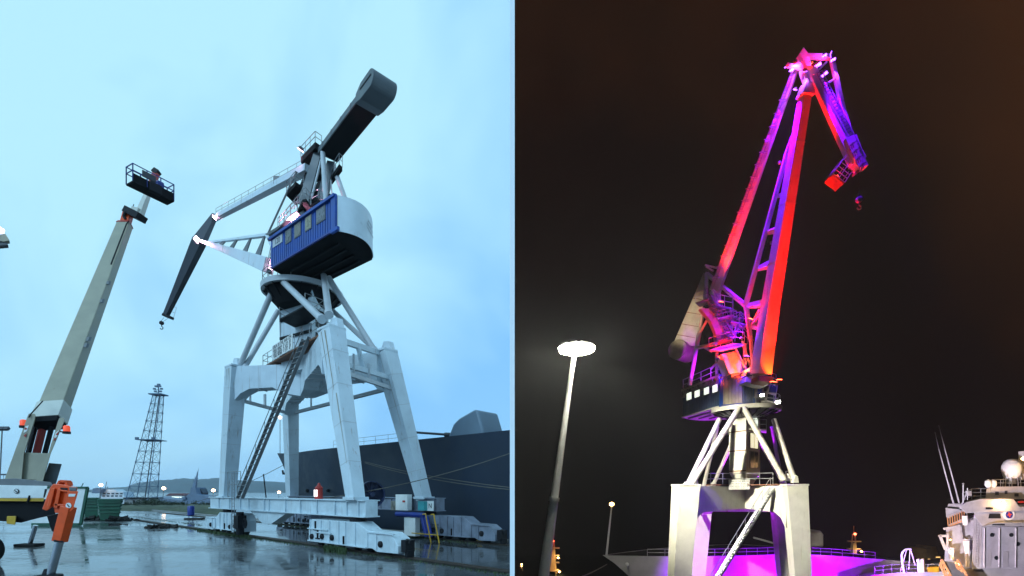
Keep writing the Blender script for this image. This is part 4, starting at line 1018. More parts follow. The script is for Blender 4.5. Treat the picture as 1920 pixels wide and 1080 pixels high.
MB().lathe(P(-3, 431, 40.2), [(0, -.25), (.34, -.1), (.36, .1), (0, .3)], 16).build('lamp', G['pink'], el, smooth=True)
edge_lamp(P(4, 807, 70), V((P(-4, 920, 70).x, 70, 0)), 'small dark floodlight cluster on a post at the left edge above the truck', 1.3, False)
edge_lamp(P(7, 891, 120), V((P(6, 920, 120).x, 120, 0)), 'tiny floodlight post low at the left edge above the truck deck', .8, False)
# ---- moored dark ship
def ship(name, label, tip, aft, side, L, beam_, zw, ztop_f, rake, mat, base, flare=1.3, clip=None):
    """lofted hull: aft unit vector points from the bow tip towards the stern"""
    sp = thing(name, label, 'warship', base)
    ns, lv_ = 34, [0, .18, .36, .54, .7, .85, 1.0]
    rows = []
    for k in range(ns + 1):
        f = (k / ns) ** 1.5; s = f * L
        hb_ = beam_ / 2 * min(1, (1 - (1 - min(1, s / (L * .5))) ** 2.1))
        zt = ztop_f(s); ring = []
        for g in lv_:
            z = zw + (zt - zw) * g
            st_ = rake * (1 - g) ** 0.85 * (1 - f) ** 3
            nar = (1 - .55 * (1 - g) ** 1.2 * max(0, 1 - s / (L * .55)))
            ring.append((tip + aft * (s + st_) + Zv * 0, max(.02, hb_ * nar), z))
        rows.append(ring)
    vs, fs = [], []; m = len(lv_)
    for sgn in (-1, 1):
        o = len(vs)
        for ring in rows:
            for c, h, z in ring:
                q = c + side * (sgn * h)
                if clip is not None and q.x > clip: q = q - aft * ((q.x - clip) / aft.x)
                vs.append(V((q.x, q.y, z)))
        for k in range(ns): fs += [(o + k * m + i, o + (k + 1) * m + i, o + (k + 1) * m + i + 1, o + k * m + i + 1) for i in range(m - 1)]
    n_ = (ns + 1) * m
    df = [(k * m + m - 1, (k + 1) * m + m - 1, n_ + (k + 1) * m + m - 1, n_ + k * m + m - 1) for k in range(ns)]
    di = sorted({i for f in df for i in f}); mp_ = {i: j for j, i in enumerate(di)}
    MB().add([vs[i] - Zv * .04 for i in di], [tuple(mp_[i] for i in f) for f in df]).build('deck', M['deckdark'], sp)
    for i in range(m - 1): fs.append((i, i + 1, n_ + i + 1, n_ + i)); e = ns * m; fs.append((e + i + 1, e + i, n_ + e + i, n_ + e + i + 1))
    return sp, MB().add(vs, fs).build('hull', mat, sp, smooth=True), rows
NS = 38.6
kx_ = (520 - 960) / F; dtip = NS / (ND.x * kx_ + ND.y); tip = P(520, 850, dtip); ztip = tip.z; tip0 = V((tip.x, tip.y, 0))
def zt1(s):
    return ztip - 1.1 * min(1, s / 16) - .15 * min(1, s / 40) + (.0)
Ld = (V((XL - .03, 0, 0)).x - tip.x) / RD.x + 8
sp1, hull1, rows1 = ship('warship', 'dark grey warship bow moored behind the white crane legs by daylight', tip0, RD, ND, Ld, 13.6, -2.2, zt1, 9.5, M['hull'], tip0, clip=XL - .03)
rb_ = MB()
def hpt(s, g=1.0, sg=-1, out=0.0):
    k = min(range(len(rows1)), key=lambda i: abs(((i / 34) ** 1.5) * Ld - s)); r_ = rows1[k]
    i = min(range(7), key=lambda i: abs((0, .18, .36, .54, .7, .85, 1.0)[i] - g)); c, h, z = r_[i]; q = c + ND * (sg * (h + out)); return V((q.x, q.y, z))
# gun turret and barrel
gd = 47.0
gz = zt1(30) - .35
gp = P(893, 800, gd); gp.z = gz
tpr = [(-2.3, -.05), (-2.35, .5), (-1.7, 1.6), (-.9, 2.1), (1.2, 2.75), (1.55, 2.6), (2.2, .8), (2.3, -.05)]
MB().prism([gp + RD * x + Zv * z - ND * 1.5 for x, z in tpr], ND * 3.0).build('gun_turret', M['turret'], sp1, bevel=.45, smooth=True)
MB().tube(gp - RD * 2.2 + Zv * .65, gp - RD * 4.4 + Zv * .9, .24, n=12).tube(gp - RD * 4.2 + Zv * .9, gp - RD * 9.5 + Zv * 1.55, .13, n=10).build('gun_barrel', M['jib'], sp1, smooth=True)
# jackstaff with its lamp
js = tip0 + RD * 1.0; js.z = ztip - .1
MB().tube(js, js + Zv * 6.0, .07, n=8).build('jackstaff', M['ship'], sp1)
MB().lathe(js + Zv * 6.2, [(0, -.25), (.25, -.1), (.25, .15), (0, .28)], 12).build('staff_lamp', G['warm'], sp1, smooth=True)
for s, g, sc in ((13, .85, 1), (33, .85, .7), (28, .54, .5), (19, .54, .6)):
    p = hpt(s, g, out=.12); MB().lathe(p, [(.42 * sc, -.1), (.46 * sc, .12), (.22 * sc, .16), (.22 * sc, -.1)], 14, ax=(RD, Zv, -ND)).build('fairlead', M['dark'], sp1)
p = hpt(10.5, .85, out=.3)
an_ = MB().beam(p, p - Zv * 1.3, .22, .22).beam(p - Zv * 1.3 - RD * .8, p - Zv * 1.3 + RD * .8, .3, .25).beam(p - Zv * 1.3 - RD * .8, p - Zv * .8 - RD * .95, .2, .2).beam(p - Zv * 1.3 + RD * .8, p - Zv * .8 + RD * .95, .2, .2)
an_.build('anchor', M['dark'], sp1)
railing([hpt(s, 1) + ND * .2 for s in (30, 34, 38, 43)], .9, sp1, r=.02, gap=2.2)
# mooring lines
def line(name, a, b, sag, label, r=.045, mat='rope', group='mooring lines of the dark ship'):
    pts = [a.lerp(b, i / 14) - Zv * (sag * 4 * (i / 14) * (1 - i / 14)) for i in range(15)]
    tag(MB().path(pts, r, 6).build(name, M[mat], base=b), label, 'mooring line', group)
line('mooring_line', P(546, 864, dtip), P(300, 957, 96), 1.2, 'long thin mooring line running from the dark bow down left across the stairs')
line('mooring_line', P(684, 866, 51), P(956, 914, 38.4), .25, 'mooring line sloping down to the right across the dark hull, upper of the pair', .035)
line('mooring_line', P(684, 868, 51), P(956, 918, 38.2), .35, 'mooring line sloping down to the right across the dark hull, lower of the pair', .035)
line('mooring_line', P(956, 850, 40.2), P(610, 934, 36.6), .4, 'mooring line sloping down to the left across the hull, passing behind the right leg', .035)
bo = QP(EDGE - 1.0, 897); 
bl = thing('mooring_bollard', 'small yellow mooring bollard on the quay edge right of the far bogie', 'bollard', bo)
MB().lathe(bo, [(.3, 0), (.3, .06), (.2, .1), (.18, .38), (.32, .45), (.33, .55), (.2, .6), (0, .61)], 18).build('bollard_body', M['yellow'], bl, smooth=True)
bl2 = MB().tube(bo + V((-.5, 0, .22)), bo + V((.5, 0, .22)), .07, n=8).build('cross_pin', M['yellow'], bl)
# yellow handrail frame
yb = QP(N2 - 2.3, 808)
yf = thing('yellow_handrail', 'bent yellow tube handrail standing in front of the blue hoses by the right bogie', 'handrail', yb)
for dx in (0.0, .95):
    a = yb + RD * dx
    MB().path([a - RD * .95 + Zv * 2.15, a - RD * .62 + Zv * 2.2, a - RD * .5 + Zv * 1.7, a + Zv * .02], .05, 8).build('upright', M['yellow'], yf)
MB().tube(yb - RD * 2.3 + Zv * .62, yb + RD * .72 + Zv * .62, .045).build('lower_rail', M['yellow'], yf)
# ================================================================== NIGHT QUAY
NQ = -11.5
nc = thing('harbour_crane', 'tall portal crane lit red and violet at night with jib folded down to the right', 'crane', (24.5, 53, NQ))
def slabn(name, pts, d, dep, mat, parent=None, bev=0.02):
    return MB().prism([P(x, y, d) for x, y in pts], V((0, dep, 0))).build(name, mat, parent or nc, bevel=bev)
# portal: legs, arms meeting at the middle, walkway
nleg = {'FL': ((1268, 1149), 48, (1286, 925), 48, 30, 41), 'FR': ((1506, 1149), 47, (1489, 918), 47, 26, 37), 'BL': ((1301, 1130), 60, (1317, 935), 60, 24, 33), 'BR': ((1478, 1130), 59, (1462, 935), 59, 24, 33)}
ntop = {}
for k, (f, fd, t_, td, wf, wt) in nleg.items():
    a, b = P(*f, fd), P(*t_, td); b.z = 4.5; ntop[k] = b
    ux = V((-.10, 1, 0)) if k[1] == 'L' else V((.14, 1, 0))
    MB().beam(a, b, wf * fd / F, wf * fd / F * .9, wt * td / F, wt * td / F * .8, up=ux).beam(b - Zv * .02, b + Zv * .14, wt * td / F + .12, wt * td / F * .8 + .12, up=ux).build('leg', M['nwhite'], nc, bevel=.03)
nct = P(1395, 920, 53.5); nct.z = 4.5
for k in nleg:
    b = ntop[k]; d = b - nct; d.z = 0; L = d.length; d.normalize(); s = V((-d.y, d.x, 0))
    pf = [(.2, -.02), (L - .3, -.02), (L - .3, -4.2), (L - .95, -3.2), (L - 1.7, -2.7), (2.0, -2.5), (.2, -2.5)]
    MB().prism([nct + d * u + Zv * (z) - s * .7 for u, z in pf], s * 1.4).build('portal_arm', M['nwhite'], nc, bevel=.02)
for p, q in (('FL', 'BL'), ('BL', 'BR'), ('BR', 'FR')):
    a, b = ntop[p] - Zv * 2.9, ntop[q] - Zv * 2.9; MB().beam(a, b, .35, .4, up=(0, 0, 1)).build('tie_beam', M['nwhite'], nc)
# sills and bogies below, on the quay
for p, q in (('FL', 'BL'), ('FR', 'BR')):
    a, b = P(*nleg[p][0], nleg[p][1]), P(*nleg[q][0], nleg[q][1]); a.z = b.z = -8.75; e = (b - a).normalized() * 1.5
    MB().beam(a - e, b + e, .9, 1.0, up=(0, 0, 1)).build('sill_beam', M['white2'], nc)
    for c in (a, b):
        dr = (b - a).normalized(); sd_ = V((dr.y, -dr.x, 0))
        pf = [(-2.2, -2.3), (-2.2, -1.2), (-1.2, -.5), (1.2, -.5), (2.2, -1.2), (2.2, -2.3)]
        bo_ = MB().prism([c + dr * u + Zv * z - sd_ * .5 for u, z in pf], sd_ * 1.0).build('bogie', M['white2'], nc)
        for u in (-1.5, -.5, .5, 1.5):
            w_0 = c + dr * u + Zv * -2.35; MB().lathe(w_0, [(.05, -.1), (.4, -.1), (.4, .1), (.05, .1)], 16, ax=(dr, Zv, sd_)).build('wheel', M['dark'], bo_)
nwz = 4.62
wl = [P(1328, 912, 51.5), P(1395, 912, 51.5), P(1452, 908, 49.6), P(1505, 905, 47.2)]
for q in wl: q.z = nwz
for a, b in zip(wl[:-1], wl[1:]): MB().beam(a, b, 1.3, .12, up=(0, 0, 1)).build('walkway', M['rusty'], nc)
fr_ = [q + V((0, -.62, .06)) for q in wl]
railing([fr_[0] + V((0, 1.2, 0)), fr_[0], fr_[1], fr_[1].lerp(fr_[2], .85)], 1.15, nc, gap=1.5, r=.04)
railing([fr_[2] + V((.9, .1, 0)), fr_[2].lerp(fr_[3], .55)], 1.3, nc, gap=1.0, r=.04)
nbx = V((1, 0, 0)); nbn = V((0, -1, 0))
notice(nc, P(1386, 908.5, 50.7), nbx, nbn, 39 * 50.7 / F, 18.5 * 50.7 / F)
staircase(P(1338, 1095, 47.2), P(1449, 914, 48.4), V((.8, .6, 0)), .9, 34, nc, M['galv'], M['grey'], rail=1.0, rail_sides=(0,))
# column with lit stair windows
kk, kl_, kr = P(1399, 800, 51.5), P(1367, 800, 53.3), P(1425, 800, 54.0)
kb_ = kl_ + kr - kk
MB().prism([plan(p, 6.0) for p in (kk, kl_, kb_, kr)], Zv * 6.8).build('column', M['nwhite'], nc, bevel=.02)
cc = (kk + kb_) / 2; lo_ = [cc + (p - cc) * .55 for p in (kk, kl_, kb_, kr)]
MB().add([plan(p, 4.75) for p in lo_] + [plan(p, 5.99) for p in (kk, kl_, kb_, kr)], [(3, 2, 1, 0), (4, 5, 6, 7)] + [(i, (i + 1) % 4, 4 + (i + 1) % 4, 4 + i) for i in range(4)]).build('column_foot', M['nwhite'], nc)
lln = (kl_ - kk); lln.z = 0; ln_ = V((lln.y, -lln.x, 0)).normalized(); ln_ = ln_ if ln_.y < 0 else -ln_
rrn = (kr - kk); rrn.z = 0; rn_2 = V((rrn.y, -rrn.x, 0)).normalized(); rn_2 = rn_2 if rn_2.y < 0 else -rn_2
for z in (6.1, 8.3, 10.4): MB().prism([plan(kk, z), plan(kl_, z), plan(kl_, z + .1), plan(kk, z + .1)], ln_ * .06).build('column_band', M['rusty'], nc)
for y0, y1, g in ((779, 798, 'window'), (810, 841, 'window2'), (845, 878, 'window')):
    a, b = WP(kk, kr, 1405, y0), WP(kk, kr, 1420.5, y0); c = WP(kk, kr, 1405, y1)
    z1_, z0_ = a.z, c.z
    fr2 = MB().prism([plan(a, z0_) + rn_2 * .005, plan(b, z0_) + rn_2 * .005, plan(b, z1_) + rn_2 * .005, plan(a, z1_) + rn_2 * .005], rn_2 * .07).build('stair_window', M['grey'], nc)
    m_ = (a + b) / 2
    for u0, u1 in ((.06, .47), (.53, .94)):
        e_, f_ = a.lerp(b, u0), a.lerp(b, u1); MB().prism([plan(e_, z0_ + .1) + rn_2 * .077, plan(f_, z0_ + .1) + rn_2 * .077, plan(f_, z1_ - .1) + rn_2 * .077, plan(e_, z1_ - .1) + rn_2 * .077], rn_2 * .01).build('pane', G[g] if y0 < 840 else M['bluepane'], fr2)
q = [PH(1400, 806, 10.0), PH(1412, 801, 10.0), PH(1440, 805, 10.0), PH(1424, 814, 10.0)]
q = [P(1403, 806, 51.8), P(1437, 806, 52.0), P(1437, 803, 54.5), P(1403, 803, 54.5)]
for p in q: p.z = 10.55
MB().prism(q, Zv * .14).build('landing', M['nwhite'], nc); railing([q[0] + Zv * .14, q[1] + Zv * .14, q[2] + Zv * .14], 1.0, nc)
q = [P(1357, 812, 53), P(1367, 812, 53), P(1367, 812, 54.5), P(1357, 812, 54.5)]
for p in q: p.z = 10.3
MB().prism(q, Zv * .12).build('landing', M['grey'], nc)
# struts
for a, ad, b, bd2, r in (((1349, 786), 51, (1287, 914), 48.2, .26), ((1345, 800), 55.5, (1318, 918), 59, .22), ((1386, 764), 48.9, (1293, 914), 48.2, .28), ((1394, 764), 48.9, (1470, 900), 47.4, .28), ((1451, 787), 51, (1490, 902), 47.3, .26), ((1410, 800), 55.8, (1468, 905), 58, .22), ((1379, 815), 55.5, (1336, 912), 59, .22), ((1447, 800), 55.5, (1466, 905), 58.6, .2)):
    a, b = P(*a, ad), P(*b, bd2); s = MB().tube(a, b, r, n=12); s.tube(b, b + (a - b).normalized() * .5, r + .08, n=12); s.build('raking_strut', M['ntube'], nc, smooth=True)
for x, y, d in ((1286, 911, 48), (1304, 905, 48.3), (1478, 896, 47.3), (1492, 899, 47)):
    MB().prism([P(x - 6, y + 6, d), P(x + 6, y + 6, d), P(x + 4, y - 6, d), P(x, y - 8, d)], V((0, .4, 0))).build('strut_shoe', M['nwhite'], nc)
# ring, drum
RN = P(1397.5, 770, 52); RN.z = 12.45
MB().lathe(RN, [(2.95, .02), (3.42, 0), (3.46, .42), (3.1, .46), (2.95, .42), (2.95, .02)], 56).build('ring_platform', M['nwhite'], nc, smooth=True)
MB().lathe(RN, [(1.5, -.5), (2.2, -.35), (2.94, .12), (2.9, .45), (.3, .48)], 36).build('slewing_drum', M['grey'], nc, smooth=True)
for i in range(20):
    an = i * math.pi / 10; d = V((math.cos(an), math.sin(an), 0)); MB().prism([RN + d * 1.6 + Zv * -.6, RN + d * 3.3 + Zv * -.02, RN + d * 2.9 + Zv * .1, RN + d * 1.6 + Zv * -.2], d.cross(Zv) * .07).build('drum_rib', M['dark'], nc)
railing([RN + V((math.cos(t), math.sin(t), 0)) * 3.3 + Zv * .45 for t in [math.pi * (1.45 + .1 * i) for i in range(7)]], 1.1, nc, gap=1.0)
# machinery house
h0, h1 = 12.95, 16.25
nN, nL, nQ, nR = P(1353, 763, 51), P(1281, 783, 59), P(1392, 764, 50), P(1452, 764, 52.3)
for p in (nN, nL, nQ, nR): p.z = 0
wv = nR - nQ; nRR = nL + V((6.6, .3, 0))
rear2 = [nL.lerp(nRR, f) + V((0, 3.6 * 4 * f * (1 - f) * .6, 0)) for f in [i / 10 for i in range(11)]]
ol = [nN, nQ, nR] + rear2[::-1]
MB().prism([p + Zv * h0 for p in ol], Zv * .14).build('house_floor', M['nwhite'], nc)
MB().prism([p + Zv * (h1 + .003) for p in ol], Zv * .12).build('house_roof', M['grey'], nc)
cen = sum(ol, V((0, 0, 0))) / len(ol)
MB().prism([cen + (p - cen) * .985 + Zv * (h0 + .145) for p in ol], Zv * (h1 - h0 - .15)).build('house_core', M['grey'], nc)
def outn(a, b):
    d = (b - a); n = V((d.y, -d.x, 0)).normalized(); return n if n.dot((a + b) / 2 - cen) > 0 else -n
oA, oB, oC = outn(nL, nN), outn(nN, nQ), outn(nQ, nR)
corrugated(nL + oA * .03, nN + oA * .03, h0, h1 - .9, oA, .35, .06).build('side_wall', M['nblue'], nc)
MB().prism([nL + oA * .03 + Zv * (h1 - .89), nN + oA * .03 + Zv * (h1 - .89), nN + oA * .03 + Zv * h1, nL + oA * .03 + Zv * h1], oA * .1).build('name_band', M['pane'], nc)
corrugated(nN + oB * .03, nQ + oB * .03, h0, h1, oB, .33, .06).build('side_wall', M['tancw'], nc)
corrugated(nQ + oC * .03, nQ.lerp(nR, .38) + oC * .03, h0, h1, oC, .33, .06).build('side_wall', M['nblue'], nc)
MB().beam(nN + (oA + oB) * .06 + Zv * (h0 - .1), nN + (oA + oB) * .06 + Zv * (h1 + .1), .3, .3).build('corner_post', M['blue'], nc)
MB().beam(nN + oB * .1 + Zv * (h0 + .08), nQ + oB * .1 + Zv * (h0 + .08), .16, .3).build('floor_edge', M['bluep'], nc)
MB().beam(nL + oA * .1 + Zv * (h0 + .05), nN + oA * .1 + Zv * (h0 + .05), .16, .16).build('floor_edge', M['nwhite'], nc)
MB().beam(nL + oA * .1 + Zv * (h1 + .06), nN + oA * .1 + Zv * (h1 + .06), .2, .24).build('roof_edge', M['tancw'], nc)
for x0, y0, x1, y1 in ((1289, 735, 1299.5, 751), (1304, 730.5, 1315, 746), (1321.5, 725, 1332.5, 741), (1337.5, 720, 1348.5, 737)):
    a, b = WP(nL, nN, x0, y0), WP(nL, nN, x1, y0); z1_ = (a.z + b.z) / 2; z0_ = (WP(nL, nN, x0, y1).z + WP(nL, nN, x1, y1).z) / 2
    w2 = MB().prism([plan(a, z0_) + oA * .08, plan(b, z0_) + oA * .08, plan(b, z1_) + oA * .08, plan(a, z1_) + oA * .08], oA * .07).build('window', M['grey'], nc)
    a_, b_ = a.lerp(b, .08), a.lerp(b, .92); MB().prism([plan(p, z) + oA * .152 for p, z in ((a_, z0_ + .1), (b_, z0_ + .1), (b_, z1_ - .1), (a_, z1_ - .1))], oA * .012).build('pane', G['window'], w2)
railing([nL + Zv * (h1 + .12), nN + Zv * (h1 + .12), nQ + Zv * (h1 + .12)], 1.25, nc, gap=2.0, r=.045)
bj = MB()
for i in range(5): 
    a = nL.lerp(nRR, .1 + .2 * i) + Zv * (h0 - .08); b = nN.lerp(nR, .1 + .2 * i) + Zv * (h0 - .08); bj.beam(a, b, .15, .15, up=Zv)
bj.build('floor_joist', M['grey'], nc)
# operator cab and gear on the front right
cbx = [P(1437, 754, 50.6), P(1456, 757, 50.6)]
slabn('cab', ((1436, 751), (1453, 756), (1459, 722), (1444, 717)), 50.3, 1.8, M['ntube'])
cbp = slabn('cab_window', ((1441, 735), (1455, 738), (1457, 725), (1445, 721)), 50.26, .03, M['bluepane'])
slabn('cab_window', ((1438, 750), (1452, 754), (1454, 742), (1440, 738)), 50.26, .03, M['glass'])
slabn('equipment_box', ((1415, 745), (1433, 749), (1437, 716), (1418, 712)), 50.5, 1.6, M['grey'])
slabn('hatch', ((1420, 738), (1428, 740), (1430, 722), (1422, 720)), 50.46, .03, M['bluep'])
slabn('hatch', ((1432, 733), (1437, 734), (1438, 729), (1433, 728)), 50.45, .03, M['ink'])
slabn('front_bulkhead', ((1393, 756), (1415, 757), (1416, 712), (1394, 708)), 50.7, .5, M['blue'])
slabn('boom_pedestal', ((1398, 716), (1443, 722), (1446, 708), (1425, 704), (1400, 706)), 48.6, 2.0, M['ntube'], None, .05)
slabn('winch', ((1371, 708), (1391, 701), (1392, 690), (1372, 697)), 49.4, 1.2, M['grey'], None, .1)
railing([P(1446, 717, 50.3), P(1455, 720, 50.3), P(1455, 720, 52)], 1.0, nc, gap=.9)
railing([P(1364, 700, 50), P(1378, 697, 49.6), P(1395, 694, 49.2)], 1.0, nc, gap=.9)
# boom: box section seen on its edge
a36 = R(8); wax = V((math.cos(a36), math.sin(a36), 0)); dax = V((-math.sin(a36), math.cos(a36), 0))
b0, bm_, b1 = P(1426, 702, 47.5), P(1444, 575, 46.6), P(1510, 176, 43)
MB().beam(b0, bm_, 1.45, 1.45, 1.25, 1.25, up=dax).build('boom_foot', M['nwhite'], nc, bevel=.03)
MB().beam(bm_, b1, 1.25, 1.25, .78, .78, up=dax).build('boom', M['nwhite'], nc, bevel=.03)
for f in (.22, .5, .78):
    p = bm_.lerp(b1, f); dv = (b1 - bm_).normalized(); w_ = 1.25 - .47 * f
    MB().beam(p - dv * .05, p + dv * .05, w_ + .022, w_ + .022, up=dax).build('boom_flange', M['nwhite'], nc)
MB().beam(P(1510, 182, 43), P(1513, 160, 42.9), 1.1, 1.1, .9, .9, up=dax).build('boom_head', M['nwhite'], nc, bevel=.04)
MB().beam(P(1416, 712, 47.4), P(1440, 716, 47.4), .5, 1.6).build('boom_hinge', M['rusty'], nc)
# stiffening chord and rungs
ch0, ch1, ch2 = P(1398, 573, 48.6), P(1476, 285, 44.9), P(1494, 235, 44.1)
MB().beam(ch0, ch1, .42, .42, .34, .34).beam(ch1, ch2, .34, .34, .26, .26).build('boom_chord', M['nwhite'], nc, bevel=.02)
MB().beam(ch0, P(1408, 640, 48.9), .32, .32).beam(P(1408, 640, 48.9), P(1414, 706, 48.3), .28, .28).build('boom_chord', M['ntube'], nc)
for a, b, w0, w1 in (((1460, 368), (1471, 364), .3, .4), ((1439, 436), (1456, 431), .35, .5), ((1421, 504), (1444, 496), .35, .6), ((1401, 574), (1434, 568), .4, .6), ((1406, 616), (1426, 582), .3, .35), ((1406, 612), (1424, 614), .35, .4)):
    MB().beam(P(*a, 48.6 - (573 - a[1]) * .0128), P(*b, 47.2 - (573 - b[1]) * .0105), w0, w0, w1, w1).build('chord_rung', M['nwhite'], nc)
for (x, y) in ((1468, 360), (1447, 455), (1462, 305)): MB().lathe(P(x, y, 46.3), [(0, -.15), (.15, -.1), (.15, .1), (0, .15)], 10).build('fitting', M['galv'], nc)
# upper tie with ladder
u0, u1 = P(1341, 545, 52.5), P(1497, 116, 43.6)
MB().beam(u0, u1, 1.05, .8, .42, .4, up=(.6, .8, 0)).build('upper_tie', M['nwhite'], nc, bevel=.03)
MB().beam(u0, P(1346, 580, 52.2), .9, .7, .5, .5).build('tie_end', M['nwhite'], nc)
lad = MB(); ofs0, ofs1 = V((-.78, -.1, 0)), V((-.42, -.1, 0))
for k in (0, .38): lad.tube(u0 + ofs0 + V((k * .8, -.35, 0)), u1 + ofs1 + V((k * .6, -.3, 0)), .035, n=5)
for i in range(90): 
    f = i / 90; p = u0.lerp(u1, f) + ofs0.lerp(ofs1, f); lad.tube(p + V((0, -.35, 0)), p + V((.3, -.33, 0)), .02, n=4)
lad.build('ladder', M['galv'], nc)
for i in range(16):
    f = .06 + i * .052; p = u0.lerp(u1, f) + ofs0.lerp(ofs1, f); g_ = MB().tube(p + V((-.15, -.35, .05)), p + V((.55, -.4, .1)), .045, n=5).tube(p + V((-.1, -.35, -.12)), p + V((.55, -.4, -.06)), .03, n=5); g_.build('ladder_hoop', M['galv'], nc)
MB().beam(P(1322, 497, 52.5), P(1350, 504, 52), .14, .14).beam(P(1324, 500, 52.5), P(1338, 508, 52), .12, .12).build('tie_bracket', M['nwhite'], nc)
# head gear
hd = P(1508, 112, 42.8)
slabn('head_frame', ((1499, 100), (1507, 88), (1516, 100), (1521, 118), (1527, 136), (1519, 140), (1509, 116)), 42.6, .8, M['nwhite'])
MB().beam(P(1508, 106, 42.8), P(1561, 107, 42.2), .3, .35).build('head_strut', M['nwhite'], nc)
MB().beam(P(1475, 122, 43.2), P(1506, 128, 42.8), .22, .3).build('lamp_bar', M['nwhite'], nc)
MB().beam(P(1500, 118, 43), P(1514, 165, 42.9), .3, .5).build('head_link', M['nwhite'], nc)
# jib and its tie
jn0, jn1 = P(1519, 128, 42.5), P(1608, 306, 41.6)
MB().beam(jn0, jn1, .62, .6, 1.15, .8, up=(.3, .95, 0)).build('jib', M['nwhite'], nc, bevel=.03)
MB().beam(P(1590, 262, 41.6), P(1614, 318, 41.4), 1.0, .8, .85, .7).build('jib_tip', M['nwhite'], nc)
je = (jn1 - jn0).normalized(); jw = je.cross(V((.3, .95, 0))).normalized()
lj = MB()
for i in range(26):
    p = jn0.lerp(jn1, .1 + i * .033) + V((0, -.5, 0)); lj.beam(p - jw * .12, p + jw * .3, .07, .05)
for o in (-.12, .3): lj.beam(jn0.lerp(jn1, .1) + V((0, -.5, 0)) + jw * o, jn0.lerp(jn1, .93) + V((0, -.5, 0)) + jw * o, .06, .05)
lj.build('jib_ladder', M['galv'], nc)
MB().beam(P(1559, 108, 42.2), P(1577, 190, 41.9), .3, .3).beam(P(1577, 190, 41.9), P(1598, 266, 41.7), .28, .28).build('jib_tie', M['nwhite'], nc)
for a, b in (((1546, 160), (1566, 147)), ((1560, 195), (1577, 186)), ((1526, 140), (1550, 116)), ((1580, 196), (1570, 225))): MB().beam(P(*a, 42.1), P(*b, 42.0), .14, .16).build('jib_brace', M['nwhite'], nc)
tg = MB()
for i in range(4):
    for k in range(3):
        p = P(1598 + i * 6.2 - k * 3, 268 + i * 13 + k * 3, 40.9); tg.beam(p, p + V((.34, 0, .12)), .05, .05); tg.beam(p, p + V((.14, 0, -.42)), .05, .05)
tg.build('tip_grating', M['galv'], nc)
slabn('tip_sheave', ((1603, 322), (1611, 317), (1612, 321), (1604, 327)), 41.2, .4, M['rusty'])
# service basket under the jib tip
p0, p1, p2, p3 = P(1588, 290, 41.6), P(1562, 325, 41.6), P(1584, 342, 41.6), P(1608, 306, 41.6)
sb2 = MB(); dv2 = V((0, 1.1, 0))
for a, b in ((p0, p1), (p3, p2), (p0.lerp(p3, .5), p1.lerp(p2, .5))):
    sb2.tube(a, b, .035, n=5).tube(a + dv2, b + dv2, .035, n=5)
for f in (.0, .2, .4, .6, .8, 1.0): sb2.tube(p0.lerp(p1, f), p3.lerp(p2, f), .03, n=5).tube(p0.lerp(p1, f), p0.lerp(p1, f) + dv2, .03, n=5)
bsk = sb2.build('service_basket', M['galv'], nc)
dn = (p1 - p0).normalized()
MB().prism([p1, p2, p2 + dv2, p1 + dv2], dn * .14).build('basket_floor', M['rusty'], bsk)
hook(P(1611, 378, 41.3), nc, .85, M['grey'])
MB().tube(P(1608, 322, 41.3), P(1611, 374, 41.3), .012, n=5).tube(P(1612, 322, 41.3), P(1612, 374, 41.3), .012, n=5).build('hoist_rope', M['dark'], nc)
# counterweight arm hanging at the back
w0_, w1_ = P(1323, 512, 55.5), P(1286, 645, 59)
MB().beam(w0_, w1_, .35, .4, 2.75, 1.6, up=(.35, .93, 0)).build('counterweight_arm', M['tancw'], nc, bevel=.03)
for f in (.35, .55, .72, .88):
    p = w0_.lerp(w1_, f); d_ = (w1_ - w0_).normalized(); ww = .35 + 2.4 * f
    MB().beam(p - d_ * .04, p + d_ * .04, ww + .05, (.4 + 1.2 * f) + .06, up=(.35, .93, 0)).build('arm_seam', M['rusty'], nc)
cx0, cx1 = P(1270, 655, 58.2), P(1290, 663, 60.3)
MB().tube(cx0, cx1, 1.15, n=30).build('counterweight', M['tancw'], nc, smooth=True)
MB().tube(cx0 - (cx1 - cx0).normalized() * .06, cx0, .95, n=30).build('weight_plate', M['tancw'], nc)
# A-frame, stairs, platforms
slabn('tower_plate', ((1313, 578), (1329, 578), (1344, 592), (1360, 620), (1372, 640), (1344, 645), (1341, 622), (1330, 598)), 51.5, .6, M['tancw'])
slabn('tower_plate', ((1330, 576), (1340, 574), (1376, 634), (1372, 640)), 52.3, .6, M['nwhite'])
MB().beam(P(1325, 512, 55.3), P(1322, 562, 54), .35, .35).build('tower_strut', M['nwhite'], nc)
MB().beam(P(1325, 513, 55.3), P(1398, 573, 48.7), .34, .34).build('tower_strut', M['nwhite'], nc)
staircase(P(1374, 634, 50.6), P(1328, 556, 51.6), V((.4, -.9, 0)), .8, 22, nc, M['galv'], M['galv'], rail_sides=(0, 1))
def slabq(pts, d0, z_th, mat, rail=None, rh=1.0, name='platform'):
    q = [P(x, y, d) for (x, y), d in zip(pts, d0)]; z = sum(p.z for p in q) / len(q)
    for p in q: p.z = p.z * .5 + z * .5
    MB().prism(q, Zv * z_th).build(name, mat, nc)
    if rail: railing([q[i] + Zv * z_th for i in rail], rh, nc, gap=1.0, r=.035)
slabq(((1304, 571), (1327, 562), (1336, 566), (1312, 575)), (52, 51, 52.5, 53.5), .14, M['grey'], (0, 1))
slabq(((1343, 568), (1374, 586), (1375, 594), (1344, 577)), (50.5, 50, 51.5, 52), .14, M['grey'], (0, 1, 2), 1.1)
slabq(((1371, 597), (1402, 616), (1394, 622), (1368, 611)), (50, 49.5, 50.8, 51.5), .14, M['grey'], (0, 1), 1.0)
